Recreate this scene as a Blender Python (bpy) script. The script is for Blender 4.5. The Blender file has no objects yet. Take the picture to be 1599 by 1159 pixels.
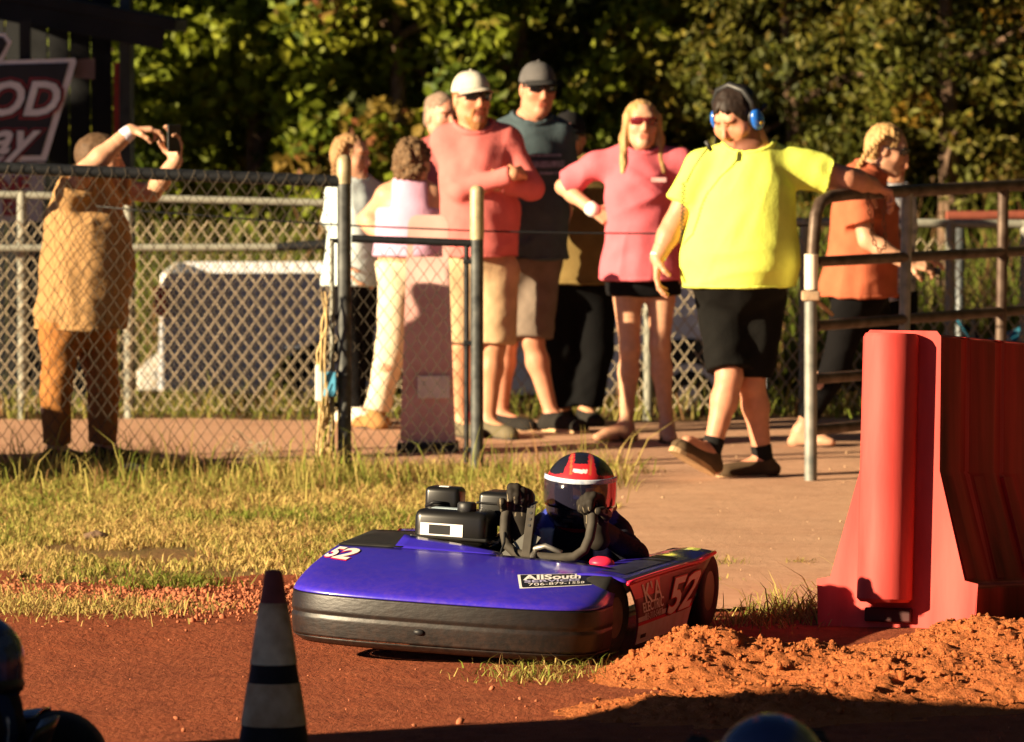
import bpy, bmesh, math, random
import numpy as np
from mathutils import Vector, Matrix, Euler

# ---------------------------------------------------------------- camera, sky, sun, exposure
SC = bpy.context.scene
COL = SC.collection
random.seed(11)
RNG = np.random.default_rng(11)
FPX, CAMH, HZ, PCX, PCY = 10000.0, 2.2, 7.0, 799.5, 579.5     # focal length in photo pixels, camera height, horizon row
TILT = math.atan((PCY - HZ) / FPX)

cam_data = bpy.data.cameras.new('camera')
cam_data.sensor_width = 36.0
cam_data.lens = FPX * 36.0 / 1599.0
cam_data.clip_start = 0.5
cam_data.clip_end = 2000.0
cam_data.dof.use_dof = True
cam_data.dof.focus_distance = 21.7
cam_data.dof.aperture_fstop = 6.4
cam = bpy.data.objects.new('camera', cam_data)
COL.objects.link(cam)
cam.location = (0, 0, CAMH)
cam.rotation_euler = (math.pi / 2 - TILT, 0, 0)
SC.camera = cam

SUN_EL = math.radians(17.5)
SUN_AZ = (-0.883, -0.469)                                       # ground direction towards the sun: left of and behind the camera
SUN_DIR = Vector((SUN_AZ[0] * math.cos(SUN_EL), SUN_AZ[1] * math.cos(SUN_EL), math.sin(SUN_EL))).normalized()
world = bpy.data.worlds.new('World')
SC.world = world
world.use_nodes = True
wn = world.node_tree
sky_node = wn.nodes.new('ShaderNodeTexSky')
sky_node.sky_type = 'NISHITA'
sky_node.sun_disc = False
sky_node.air_density = 0.12                                  # clear, dry evening air
sky_node.dust_density = 0.1
sky_node.sun_elevation = SUN_EL
sky_node.sun_rotation = math.atan2(SUN_AZ[0], SUN_AZ[1])
wn.nodes['Background'].inputs[1].default_value = 0.05
wn.links.new(sky_node.outputs[0], wn.nodes['Background'].inputs[0])

sun_data = bpy.data.lights.new('sun', 'SUN')
sun_data.energy = 5.0
sun_data.angle = math.radians(0.55)
sun_data.color = (1.0, 0.79, 0.50)
sun = bpy.data.objects.new('sun', sun_data)
COL.objects.link(sun)
sun.rotation_euler = SUN_DIR.to_track_quat('Z', 'Y').to_euler()
sun.location = SUN_DIR * 60

SC.view_settings.view_transform = 'Standard'
SC.view_settings.look = 'None'
SC.view_settings.exposure = 1.62
SC.view_settings.gamma = 1.0
SC.view_settings.use_curve_mapping = False
SC.render.engine = 'CYCLES'
SC.cycles.use_denoising = True
SC.cycles.max_bounces = 6
SC.cycles.transparent_max_bounces = 8
SC.cycles.caustics_reflective = False
SC.cycles.caustics_refractive = False
SC.cycles.sample_clamp_indirect = 4.0

# ---------------------------------------------------------------- placing: photo pixel + distance -> point
def ray(px, py):
    dx, dy = (px - PCX) / FPX, (PCY - py) / FPX
    return np.array([dx, math.cos(TILT) + dy * math.sin(TILT), -math.sin(TILT) + dy * math.cos(TILT)])

def at(px, py, Y):
    r = ray(px, py)
    return np.array([0, 0, CAMH]) + r * (Y / r[1])

def gnd(px, py, z=0.0):
    r = ray(px, py)
    return np.array([0, 0, CAMH]) + r * ((z - CAMH) / r[2])

def A3(*v):
    return np.array(v, dtype=float)

def unit(v):
    v = np.asarray(v, float)
    return v / (np.linalg.norm(v) + 1e-12)

# ---------------------------------------------------------------- materials
MATS = {}
def mat(name, col, rough=0.7, var=0.14, scale=9.0, bump=0.0, bscale=60.0, metal=0.0, spec=0.3, attr=False,
        col2=None, coat=0.0, stretch=None, detail=5.0, trans=0.0, sss=0.0, dust=None):
    if name in MATS:
        return MATS[name]
    m = bpy.data.materials.new(name)
    m.use_nodes = True
    nt = m.node_tree
    N, L = nt.nodes, nt.links
    b = N['Principled BSDF']
    b.inputs['Roughness'].default_value = rough
    b.inputs['Metallic'].default_value = metal
    b.inputs['Specular IOR Level'].default_value = spec
    b.inputs['Coat Weight'].default_value = coat
    b.inputs['Coat Roughness'].default_value = 0.08
    if sss:
        b.inputs['Subsurface Weight'].default_value = sss
        b.inputs['Subsurface Radius'].default_value = (0.012, 0.004, 0.002)
        b.inputs['Subsurface Scale'].default_value = 1.0
    tc = N.new('ShaderNodeTexCoord')
    mp = N.new('ShaderNodeMapping')
    if stretch:
        mp.inputs['Scale'].default_value = stretch
    L.new(tc.outputs['Object'], mp.inputs[0])
    nz = N.new('ShaderNodeTexNoise')
    nz.inputs['Scale'].default_value = scale
    nz.inputs['Detail'].default_value = detail
    L.new(mp.outputs[0], nz.inputs[0])
    rp = N.new('ShaderNodeMapRange')
    rp.inputs[1].default_value, rp.inputs[2].default_value = 0.3, 0.7
    L.new(nz.outputs[0], rp.inputs[0])
    mx = N.new('ShaderNodeMix')
    mx.data_type = 'RGBA'
    c = np.array(col[:3])
    ca = c * (1 - var)
    cb = np.array(col2[:3]) if col2 is not None else np.minimum(c * (1 + var), 0.95)
    mx.inputs['A'].default_value = (*ca, 1)
    mx.inputs['B'].default_value = (*cb, 1)
    L.new(rp.outputs[0], mx.inputs['Factor'])
    out = mx.outputs['Result']
    if attr:
        at_ = N.new('ShaderNodeAttribute')
        at_.attribute_name = 'tint'
        m2 = N.new('ShaderNodeMix')
        m2.data_type = 'RGBA'
        m2.blend_type = 'MULTIPLY'
        m2.inputs['Factor'].default_value = 1.0
        L.new(out, m2.inputs['A'])
        L.new(at_.outputs['Color'], m2.inputs['B'])
        out = m2.outputs['Result']
    if dust:                                   # clay dust and splashes that settled on the lower bodywork
        sp = N.new('ShaderNodeSeparateXYZ'); L.new(tc.outputs['Object'], sp.inputs[0])
        zr = N.new('ShaderNodeMapRange'); zr.inputs[1].default_value = dust[1]; zr.inputs[2].default_value = dust[0]; L.new(sp.outputs[2], zr.inputs[0])
        dn = N.new('ShaderNodeTexNoise'); dn.inputs['Scale'].default_value = 26; dn.inputs['Detail'].default_value = 9; dn.inputs['Roughness'].default_value = .75; L.new(tc.outputs['Object'], dn.inputs[0])
        dr = N.new('ShaderNodeMapRange'); dr.inputs[1].default_value = .42; dr.inputs[2].default_value = .68; L.new(dn.outputs[0], dr.inputs[0])
        d1 = N.new('ShaderNodeMath'); d1.operation = 'MULTIPLY'; L.new(zr.outputs[0], d1.inputs[0]); L.new(dr.outputs[0], d1.inputs[1])
        d2 = N.new('ShaderNodeMath'); d2.operation = 'MULTIPLY_ADD'; d2.inputs[1].default_value = dust[2]; d2.inputs[2].default_value = dust[3] if len(dust) > 3 else 0.0; L.new(d1.outputs[0], d2.inputs[0])
        dm = N.new('ShaderNodeMix'); dm.data_type = 'RGBA'; dm.inputs['B'].default_value = (.36, .14, .065, 1)
        L.new(d2.outputs[0], dm.inputs['Factor']); L.new(out, dm.inputs['A']); out = dm.outputs['Result']
        rm = N.new('ShaderNodeMath'); rm.operation = 'MULTIPLY_ADD'; rm.inputs[1].default_value = .6; rm.inputs[2].default_value = rough; rm.use_clamp = True
        L.new(d2.outputs[0], rm.inputs[0]); L.new(rm.outputs[0], b.inputs['Roughness'])
    L.new(out, b.inputs['Base Color'])
    if bump:
        n2 = N.new('ShaderNodeTexNoise')
        n2.inputs['Scale'].default_value = bscale
        n2.inputs['Detail'].default_value = 4.0
        L.new(mp.outputs[0], n2.inputs[0])
        bp = N.new('ShaderNodeBump')
        bp.inputs['Strength'].default_value = bump
        bp.inputs['Distance'].default_value = 0.02
        L.new(n2.outputs[0], bp.inputs['Height'])
        L.new(bp.outputs[0], b.inputs['Normal'])
    if trans:
        tr = N.new('ShaderNodeBsdfTranslucent')
        L.new(out, tr.inputs[0])
        ms = N.new('ShaderNodeMixShader')
        ms.inputs[0].default_value = trans
        L.new(b.outputs[0], ms.inputs[1])
        L.new(tr.outputs[0], ms.inputs[2])
        L.new(ms.outputs[0], N['Material Output'].inputs[0])
    MATS[name] = m
    return m

# ---------------------------------------------------------------- objects
ROOT = {}          # object -> world position its children are measured from (None: children use local coordinates)
def tag(o, label=None, cat=None, group=None, kind=None):
    if label: o['label'] = label
    if cat: o['category'] = cat
    if group: o['group'] = group
    if kind: o['kind'] = kind
    return o

def thing(name, label, cat, loc=(0, 0, 0), group=None, local=False, rot=None):
    o = bpy.data.objects.new(name, None)
    o.empty_display_size = 0.1
    COL.objects.link(o)
    o.location = tuple(float(x) for x in loc)
    if rot is not None:
        o.rotation_euler = rot
    ROOT[o] = np.zeros(3) if local else np.array(loc, float)
    return tag(o, label, cat, group)

def link_mesh(name, me, m, parent=None, smooth=True):
    o = bpy.data.objects.new(name, me)
    COL.objects.link(o)
    if m is not None:
        for mm in (m if isinstance(m, (list, tuple)) else [m]):
            me.materials.append(mm)
    if parent is not None:
        o.parent = parent
        ROOT[o] = ROOT[parent]
    if smooth:
        me.polygons.foreach_set('use_smooth', np.ones(len(me.polygons), bool))
    return o

def mk(name, V, Fs, m, parent=None, smooth=False, cols=None, base=None, fcols=None):
    """mesh object; V in world coordinates (or local ones under a local root)"""
    V = np.asarray(V, float).reshape(-1, 3)
    off = ROOT[parent] if parent is not None else (np.array(base, float) if base is not None else np.zeros(3))
    me = bpy.data.meshes.new(name)
    if isinstance(Fs, np.ndarray):
        n, k = Fs.shape
        me.vertices.add(len(V))
        me.vertices.foreach_set('co', (V - off).astype(np.float32).ravel())
        me.loops.add(n * k)
        me.loops.foreach_set('vertex_index', Fs.astype(np.int32).ravel())
        me.polygons.add(n)
        me.polygons.foreach_set('loop_start', np.arange(0, n * k, k, dtype=np.int32))
        me.polygons.foreach_set('loop_total', np.full(n, k, np.int32))
        me.update(calc_edges=True)
    else:
        me.from_pydata((V - off).tolist(), [], [list(map(int, f)) for f in Fs])
        me.update()
    if cols is not None:
        ca = me.color_attributes.new('tint', 'FLOAT_COLOR', 'POINT')
        c4 = np.ones((len(V), 4), np.float32)
        c4[:, :3] = cols
        ca.data.foreach_set('color', c4.ravel())
    o = link_mesh(name, me, m, parent, smooth)
    if parent is None:
        o.location = tuple(float(x) for x in off)
        ROOT[o] = off.copy()
    return o

def frame_of(d, hint=(0, 0, 1)):
    d = unit(d)
    h = np.array(hint, float)
    if abs(d @ unit(h)) > 0.97:
        h = np.array([1.0, 0, 0]) if abs(d[0]) < 0.9 else np.array([0, 1.0, 0])
    x = unit(np.cross(h, d))
    y = np.cross(d, x)
    return x, y, d

class MB:
    def __init__(s):
        s.v, s.f = [], []
    def add(s, V, Fs):
        o = len(s.v)
        s.v.extend([tuple(map(float, p)) for p in V])
        s.f.extend([tuple(int(i) + o for i in f) for f in Fs])
        return s
    def tube(s, pts, r, n=8, cap=True, closed=False):
        pts = [np.asarray(p, float) for p in pts]
        m = len(pts)
        r = [r] * m if np.isscalar(r) else list(r)
        V, Fs = [], []
        px = None
        for i, p in enumerate(pts):
            if closed:
                d = pts[(i + 1) % m] - pts[i - 1]
            else:
                d = pts[min(i + 1, m - 1)] - pts[max(i - 1, 0)]
            d = unit(d)
            if px is None:
                px, py, _ = frame_of(d)
            else:
                px = unit(px - (px @ d) * d)
                py = np.cross(d, px)
            for j in range(n):
                a = 2 * math.pi * j / n
                V.append(p + r[i] * (math.cos(a) * px + math.sin(a) * py))
        for i in range(m if closed else m - 1):
            a, b = i * n, ((i + 1) % m) * n
            for j in range(n):
                Fs.append((a + j, a + (j + 1) % n, b + (j + 1) % n, b + j))
        if cap and not closed:
            Fs.append(tuple(range(n - 1, -1, -1)))
            Fs.append(tuple((m - 1) * n + j for j in range(n)))
        return s.add(V, Fs)
    def box(s, c, size, ax=None, bev=0.0):
        c = np.asarray(c, float)
        X, Y, Z = (np.eye(3) if ax is None else [np.asarray(a, float) for a in ax])
        hx, hy, hz = [q / 2 for q in size]
        if bev <= 0:
            V = [c + sx * hx * X + sy * hy * Y + sz * hz * Z for sx in (-1, 1) for sy in (-1, 1) for sz in (-1, 1)]
            return s.add(V, [(0, 1, 3, 2), (4, 6, 7, 5), (0, 4, 5, 1), (2, 3, 7, 6), (0, 2, 6, 4), (1, 5, 7, 3)])
        bm = bmesh.new()
        bmesh.ops.create_cube(bm, size=1)
        for v in bm.verts:
            v.co = Vector((v.co.x * size[0], v.co.y * size[1], v.co.z * size[2]))
        bmesh.ops.bevel(bm, geom=list(bm.edges) + list(bm.verts), offset=bev, segments=2 if bev < 0.012 else 3, affect='EDGES', profile=0.5)
        bm.verts.index_update()
        V = [c + v.co.x * X + v.co.y * Y + v.co.z * Z for v in bm.verts]
        Fs = [[v.index for v in f.verts] for f in bm.faces]
        bm.free()
        return s.add(V, Fs)
    def ball(s, c, r, ax=None, n=12, m=8):
        c = np.asarray(c, float)
        r = (r, r, r) if np.isscalar(r) else r
        X, Y, Z = (np.eye(3) if ax is None else [np.asarray(a, float) for a in ax])
        V, Fs = [], []
        for i in range(1, m):
            t = math.pi * i / m
            for j in range(n):
                p = 2 * math.pi * j / n
                V.append(c + r[0] * math.sin(t) * math.cos(p) * X + r[1] * math.sin(t) * math.sin(p) * Y + r[2] * math.cos(t) * Z)
        V.append(c + r[2] * Z); V.append(c - r[2] * Z)
        for i in range(m - 2):
            for j in range(n):
                Fs.append((i * n + j, (i + 1) * n + j, (i + 1) * n + (j + 1) % n, i * n + (j + 1) % n))
        t, b = (m - 1) * n, (m - 1) * n + 1
        for j in range(n):
            Fs.append((t, j, (j + 1) % n))
            Fs.append((b, (m - 2) * n + (j + 1) % n, (m - 2) * n + j))
        return s.add(V, Fs)
    def lathe(s, c, prof, ax=None, n=24, cap=True):
        """prof: list of (radius, height) along Z"""
        c = np.asarray(c, float)
        X, Y, Z = (np.eye(3) if ax is None else [np.asarray(a, float) for a in ax])
        V, Fs = [], []
        for (r, h) in prof:
            for j in range(n):
                p = 2 * math.pi * j / n
                V.append(c + r * math.cos(p) * X + r * math.sin(p) * Y + h * Z)
        for i in range(len(prof) - 1):
            for j in range(n):
                Fs.append((i * n + j, i * n + (j + 1) % n, (i + 1) * n + (j + 1) % n, (i + 1) * n + j))
        if cap:
            Fs.append(tuple(range(n - 1, -1, -1)))
            Fs.append(tuple((len(prof) - 1) * n + j for j in range(n)))
        return s.add(V, Fs)
    def prism(s, poly, c, X, Y, Z, th):
        """outline poly (x, y) in plane X, Y, thickness th along Z, centred"""
        c, X, Y, Z = [np.asarray(a, float) for a in (c, X, Y, Z)]
        n = len(poly)
        V = [c + p[0] * X + p[1] * Y - th / 2 * Z for p in poly] + [c + p[0] * X + p[1] * Y + th / 2 * Z for p in poly]
        Fs = [tuple(range(n - 1, -1, -1)), tuple(range(n, 2 * n))]
        Fs += [(i, (i + 1) % n, n + (i + 1) % n, n + i) for i in range(n)]
        return s.add(V, Fs)
    def grid(s, fn, nu, nv, flip=False):
        V = [fn(i / nu, j / nv) for i in range(nu + 1) for j in range(nv + 1)]
        Fs = []
        for i in range(nu):
            for j in range(nv):
                q = (i * (nv + 1) + j, (i + 1) * (nv + 1) + j, (i + 1) * (nv + 1) + j + 1, i * (nv + 1) + j + 1)
                Fs.append(q[::-1] if flip else q)
        return s.add(V, Fs)
    def sheet(s, fn, nu, nv, th):
        """thin two-sided sheet: fn(u, v) -> point, thickness th along its normal"""
        P = np.array([[fn(i / nu, j / nv) for j in range(nv + 1)] for i in range(nu + 1)])
        du = np.gradient(P, axis=0); dv = np.gradient(P, axis=1)
        nn = np.cross(du, dv)
        nn /= (np.linalg.norm(nn, axis=2, keepdims=True) + 1e-9)
        T, B = P + nn * th / 2, P - nn * th / 2
        w = nv + 1
        V = list(T.reshape(-1, 3)) + list(B.reshape(-1, 3))
        o = (nu + 1) * w
        Fs = []
        for i in range(nu):
            for j in range(nv):
                q = (i * w + j, (i + 1) * w + j, (i + 1) * w + j + 1, i * w + j + 1)
                Fs.append(q); Fs.append(tuple(x + o for x in q[::-1]))
        rim = [(i, 0) for i in range(nu + 1)] + [(nu, j) for j in range(1, nv + 1)] + [(i, nv) for i in range(nu - 1, -1, -1)] + [(0, j) for j in range(nv - 1, 0, -1)]
        ids = [i * w + j for i, j in rim]
        for a, b in zip(ids, ids[1:] + ids[:1]):
            Fs.append((b, a, a + o, b + o))
        return s.add(V, Fs)
    def build(s, name, m, parent=None, smooth=False, base=None, cols=None):
        return mk(name, np.array(s.v), s.f, m, parent, smooth, cols=cols, base=base)

def auto_smooth(o, ang=40):
    me = o.data
    me.polygons.foreach_set('use_smooth', np.ones(len(me.polygons), bool))
    me.set_sharp_from_angle(angle=math.radians(ang))
    return o

def copy_tree(o, parent=None):
    c = o.copy()
    COL.objects.link(c)
    c.parent = parent
    for ch in list(o.children):
        copy_tree(ch, c)
    return c

# smooth value noise on arrays
def vnoise(x, y, z=0.0, seed=0):
    x, y = np.broadcast_arrays(np.asarray(x, float), np.asarray(y, float))
    z = np.broadcast_to(np.asarray(z, float), x.shape)
    xi, yi, zi = np.floor(x).astype(np.int64), np.floor(y).astype(np.int64), np.floor(z).astype(np.int64)
    fx, fy, fz = x - xi, y - yi, z - zi
    fx, fy, fz = [t * t * (3 - 2 * t) for t in (fx, fy, fz)]
    def h(i, j, k):
        n = (i * 374761393 + j * 668265263 + k * 2147483647 + seed * 974711) & 0xFFFFFFFF
        n = ((n ^ (n >> 13)) * 1274126177) & 0xFFFFFFFF
        n = n ^ (n >> 16)
        return (n & 0xFFFF) / 65535.0
    r = 0
    for dx in (0, 1):
        for dy in (0, 1):
            for dz in (0, 1):
                w = (fx if dx else 1 - fx) * (fy if dy else 1 - fy) * (fz if dz else 1 - fz)
                r = r + w * h(xi + dx, yi + dy, zi + dz)
    return r * 2 - 1

def fbm(x, y, z=0.0, oct=4, seed=0):
    r, a = 0, 1.0
    for o in range(oct):
        r = r + a * vnoise(np.asarray(x) * 2 ** o, np.asarray(y) * 2 ** o, np.asarray(z) * 2 ** o, seed + o)
        a *= 0.5
    return r

# ---------------------------------------------------------------- distance fields -> one continuous surface
def cone(a, b, ra, rb, k=0.02, flat=None, end=None):
    a, b = np.asarray(a, float), np.asarray(b, float)
    if flat is not None:
        fn_, fs = unit(flat[0]), flat[1]
    def fn(P):
        Q = P - a
        ba = b - a
        if flat is not None:
            Q = Q + ((1 / fs - 1) * (Q @ fn_))[..., None] * fn_
            ba = ba + (1 / fs - 1) * (ba @ fn_) * fn_
        t = np.clip(Q @ ba / (ba @ ba + 1e-9), 0, 1)
        d = np.linalg.norm(Q - t[..., None] * ba, axis=-1) - (ra + (rb - ra) * t)
        if flat is not None:
            d = d * (0.5 + 0.5 * min(fs, 1.0))
        if end is not None:
            d = np.maximum(d, (P - b) @ unit(b - a) - end)
        return d
    r = max(ra, rb) * (max(1.0, flat[1]) if flat is not None else 1.0)
    return (fn, np.minimum(a, b) - r, np.maximum(a, b) + r, k)

def ell(c, r, ax=None, k=0.02):
    c, r = np.asarray(c, float), np.asarray(r, float)
    R = np.eye(3) if ax is None else np.array([unit(q) for q in ax])
    def fn(P):
        q = (P - c) @ R.T
        k0 = np.linalg.norm(q / r, axis=-1)
        k1 = np.linalg.norm(q / r ** 2, axis=-1)
        return k0 * (k0 - 1) / (k1 + 1e-9)
    m = r.max()
    return (fn, c - m, c + m, k)

def field(prims, h, lo=None, hi=None):
    if lo is None:
        lo = np.min([p[1] for p in prims], axis=0); hi = np.max([p[2] for p in prims], axis=0)
    lo = np.asarray(lo, float) - 3 * h
    n = np.ceil((np.asarray(hi, float) + 3 * h - lo) / h).astype(int) + 1
    D = np.full(n, 0.12)
    ax = [lo[i] + h * np.arange(n[i]) for i in range(3)]
    for fn, plo, phi, k in prims:
        m = k + 3 * h
        i0 = np.maximum(np.floor((plo - m - lo) / h).astype(int), 0)
        i1 = np.minimum(np.ceil((phi + m - lo) / h).astype(int) + 1, n)
        if np.any(i1 <= i0):
            continue
        sl = tuple(slice(i0[q], i1[q]) for q in range(3))
        P = np.stack(np.meshgrid(ax[0][sl[0]], ax[1][sl[1]], ax[2][sl[2]], indexing='ij'), -1)
        d = fn(P)
        o = D[sl]
        hh = np.maximum(k - np.abs(o - d), 0) / k
        D[sl] = np.minimum(o, d) - hh * hh * k * 0.25
    return D, lo, h, ax

def gridpts(ax):
    return np.stack(np.meshgrid(ax[0], ax[1], ax[2], indexing='ij'), -1)

def nets(D, lo, h):
    D = D.copy()
    for q in range(3):
        for e in (0, -1):
            sl = [slice(None)] * 3
            sl[q] = e
            D[tuple(sl)] = np.maximum(D[tuple(sl)], 0.01)
    s = D < 0
    n = np.array(D.shape) - 1
    cnt = np.zeros(n, np.int8)
    offs = [(i, j, k) for i in (0, 1) for j in (0, 1) for k in (0, 1)]
    for o in offs:
        cnt += s[o[0]:o[0] + n[0], o[1]:o[1] + n[1], o[2]:o[2] + n[2]]
    idx = np.argwhere((cnt > 0) & (cnt < 8))
    if len(idx) == 0:
        return np.zeros((0, 3)), np.zeros((0, 4), int)
    C = np.stack([D[idx[:, 0] + o[0], idx[:, 1] + o[1], idx[:, 2] + o[2]] for o in offs], 1)
    acc = np.zeros((len(idx), 3)); num = np.zeros(len(idx))
    O = np.array(offs, float)
    for a in range(8):
        for b in range(a + 1, 8):
            if np.abs(O[a] - O[b]).sum() != 1:
                continue
            cr = (C[:, a] < 0) != (C[:, b] < 0)
            t = C[:, a] / (C[:, a] - C[:, b] + 1e-12)
            acc += np.where(cr[:, None], O[a] + t[:, None] * (O[b] - O[a]), 0)
            num += cr
    V = lo + h * (idx + acc / num[:, None])
    gid = np.full(n, -1, np.int64)
    gid[idx[:, 0], idx[:, 1], idx[:, 2]] = np.arange(len(idx))
    Q = []
    for q in range(3):
        r1, r2 = (q + 1) % 3, (q + 2) % 3
        s0 = np.moveaxis(s, (q, r1, r2), (0, 1, 2)); g = np.moveaxis(gid, (q, r1, r2), (0, 1, 2))
        e = s0[:-1, 1:-1, 1:-1] != s0[1:, 1:-1, 1:-1]
        ii = np.argwhere(e)
        if len(ii) == 0:
            continue
        i, j, k = ii[:, 0], ii[:, 1] + 1, ii[:, 2] + 1
        quad = np.stack([g[i, j - 1, k - 1], g[i, j, k - 1], g[i, j, k], g[i, j - 1, k]], 1)
        fl = ~s0[i, j, k]
        quad[fl] = quad[fl][:, ::-1]
        Q.append(quad)
    Q = np.concatenate(Q)
    Q = Q[(Q >= 0).all(1)]
    return V, Q

def vnormals(V, Q):
    n = np.cross(V[Q[:, 2]] - V[Q[:, 0]], V[Q[:, 3]] - V[Q[:, 1]])
    N = np.zeros_like(V)
    for c in range(4):
        np.add.at(N, Q[:, c], n)
    return N / (np.linalg.norm(N, axis=1, keepdims=True) + 1e-12)

def relax(V, Q, it=2):
    for _ in range(it):
        acc = np.zeros_like(V); num = np.zeros(len(V))
        for a, b in ((0, 1), (1, 2), (2, 3), (3, 0)):
            np.add.at(acc, Q[:, a], V[Q[:, b]]); np.add.at(num, Q[:, a], 1)
            np.add.at(acc, Q[:, b], V[Q[:, a]]); np.add.at(num, Q[:, b], 1)
        V = 0.5 * V + 0.5 * acc / np.maximum(num, 1)[:, None]
    return V

def surf(prims, h, cuts=(), it=2, folds=None):
    D, lo, h, ax = field(prims, h)
    if cuts:
        P = gridpts(ax)
        for c in cuts:
            D = np.maximum(D, c(P))
    V, Q = nets(D, lo, h)
    if len(V):
        V = relax(V, Q, it)
        if folds:
            N = vnormals(V, Q)
            amp, sc, dirv, seed = folds
            d = unit(dirv)
            e = unit(np.cross(d, A3(.2, 1, .1)))
            disp = np.zeros(len(V))
            for m_, (ca, sa) in enumerate(((1, 0), (.55, .83), (.45, -.89))):
                a_ = V @ (d * ca + e * sa); b_ = V @ (e * ca - d * sa); c_ = V @ np.cross(d, e)
                n1 = fbm(a_ * 10 + seed, b_ * 2.2, c_ * 3.5, 2, seed + m_ * 5)
                msk = np.clip(.5 + 1.2 * fbm(V[:, 0] * 3 + seed, V[:, 1] * 3, V[:, 2] * 3 + m_ * 9, 2, seed + 40 + m_), 0, 1)
                disp += (.42 - np.abs(n1) * 1.5) * msk
            disp = amp * 1.15 * (disp - .1) + amp * .7 * fbm(V[:, 0] * 7, V[:, 1] * 7 + seed, V[:, 2] * 4, 2, seed + 7)
            V = V + N * disp[:, None]
    return V, Q

def plane_cut(p, n):
    p, n = np.asarray(p, float), unit(n)
    return lambda P: (P - p) @ n                # keeps the side opposite to n

# ---------------------------------------------------------------- lettering
def text_geo(body, size=1.0, bold=0.0, shear=0.0, cx=True, width=None):
    cu = bpy.data.curves.new('lettering', 'FONT')
    cu.body = body
    cu.size = size
    cu.offset = bold
    cu.shear = shear
    cu.resolution_u = 3
    cu.align_x = 'CENTER' if cx else 'LEFT'
    cu.align_y = 'CENTER'
    o = bpy.data.objects.new('lettering', cu)
    COL.objects.link(o)
    bpy.context.view_layer.update()
    dg = bpy.context.evaluated_depsgraph_get()
    me = bpy.data.meshes.new_from_object(o.evaluated_get(dg))
    bpy.data.objects.remove(o)
    bm = bmesh.new()
    bm.from_mesh(me)
    bpy.data.meshes.remove(me)
    V = np.array([v.co for v in bm.verts])
    if width is not None:
        w = V[:, 0].max() - V[:, 0].min()
        for v in bm.verts:
            v.co.x *= width / w
    return bm

def text_on(name, body, size, fn, m, parent, bold=0.0, shear=0.0, width=None, cell=None, lift=0.0015):
    """flat letters laid on a surface: fn(x, y, lift) -> point"""
    bm = text_geo(body, size, bold, shear, True, width)
    if cell:
        xs = [v.co.x for v in bm.verts]; ys = [v.co.y for v in bm.verts]
        for axis, vals in ((0, xs), (1, ys)):
            q = min(vals) + cell
            while q < max(vals):
                co = [0, 0, 0]; no = [0, 0, 0]
                co[axis] = q; no[axis] = 1
                bmesh.ops.bisect_plane(bm, geom=list(bm.verts) + list(bm.edges) + list(bm.faces), plane_co=co, plane_no=no)
                q += cell
    bm.verts.index_update()
    V = np.array([fn(v.co.x, v.co.y, lift) for v in bm.verts])
    Fs = [[v.index for v in f.verts] for f in bm.faces]
    bm.free()
    return mk(name, V, Fs, m, parent)
# ================================================================ THE SETTING
def sstep(a, b, x):
    t = np.clip((np.asarray(x, float) - a) / (b - a), 0, 1)
    return t * t * (3 - 2 * t)

def terrain(x, y):
    return -0.45 * sstep(34.5, 36.2, y) + 0.6 * sstep(39.3, 42.0, y) + 0.0 * np.asarray(x, float)

def grid_mesh(name, xs, ys, zfn, m, keep=None, smooth=True):
    X, Y = np.meshgrid(xs, ys, indexing='ij')
    Z = zfn(X, Y)
    V = np.stack([X, Y, Z], -1).reshape(-1, 3)
    nx, ny = len(xs), len(ys)
    i, j = np.meshgrid(np.arange(nx - 1), np.arange(ny - 1), indexing='ij')
    Q = np.stack([i * ny + j, (i + 1) * ny + j, (i + 1) * ny + j + 1, i * ny + j + 1], -1).reshape(-1, 4)
    if keep is not None:
        c = V[Q].mean(1)
        Q = Q[keep(c[:, 0], c[:, 1])]
        used = np.unique(Q)
        mp = np.full(len(V), -1); mp[used] = np.arange(len(used))
        V, Q = V[used], mp[Q]
    return mk(name, V, Q, m, smooth=smooth)

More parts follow.
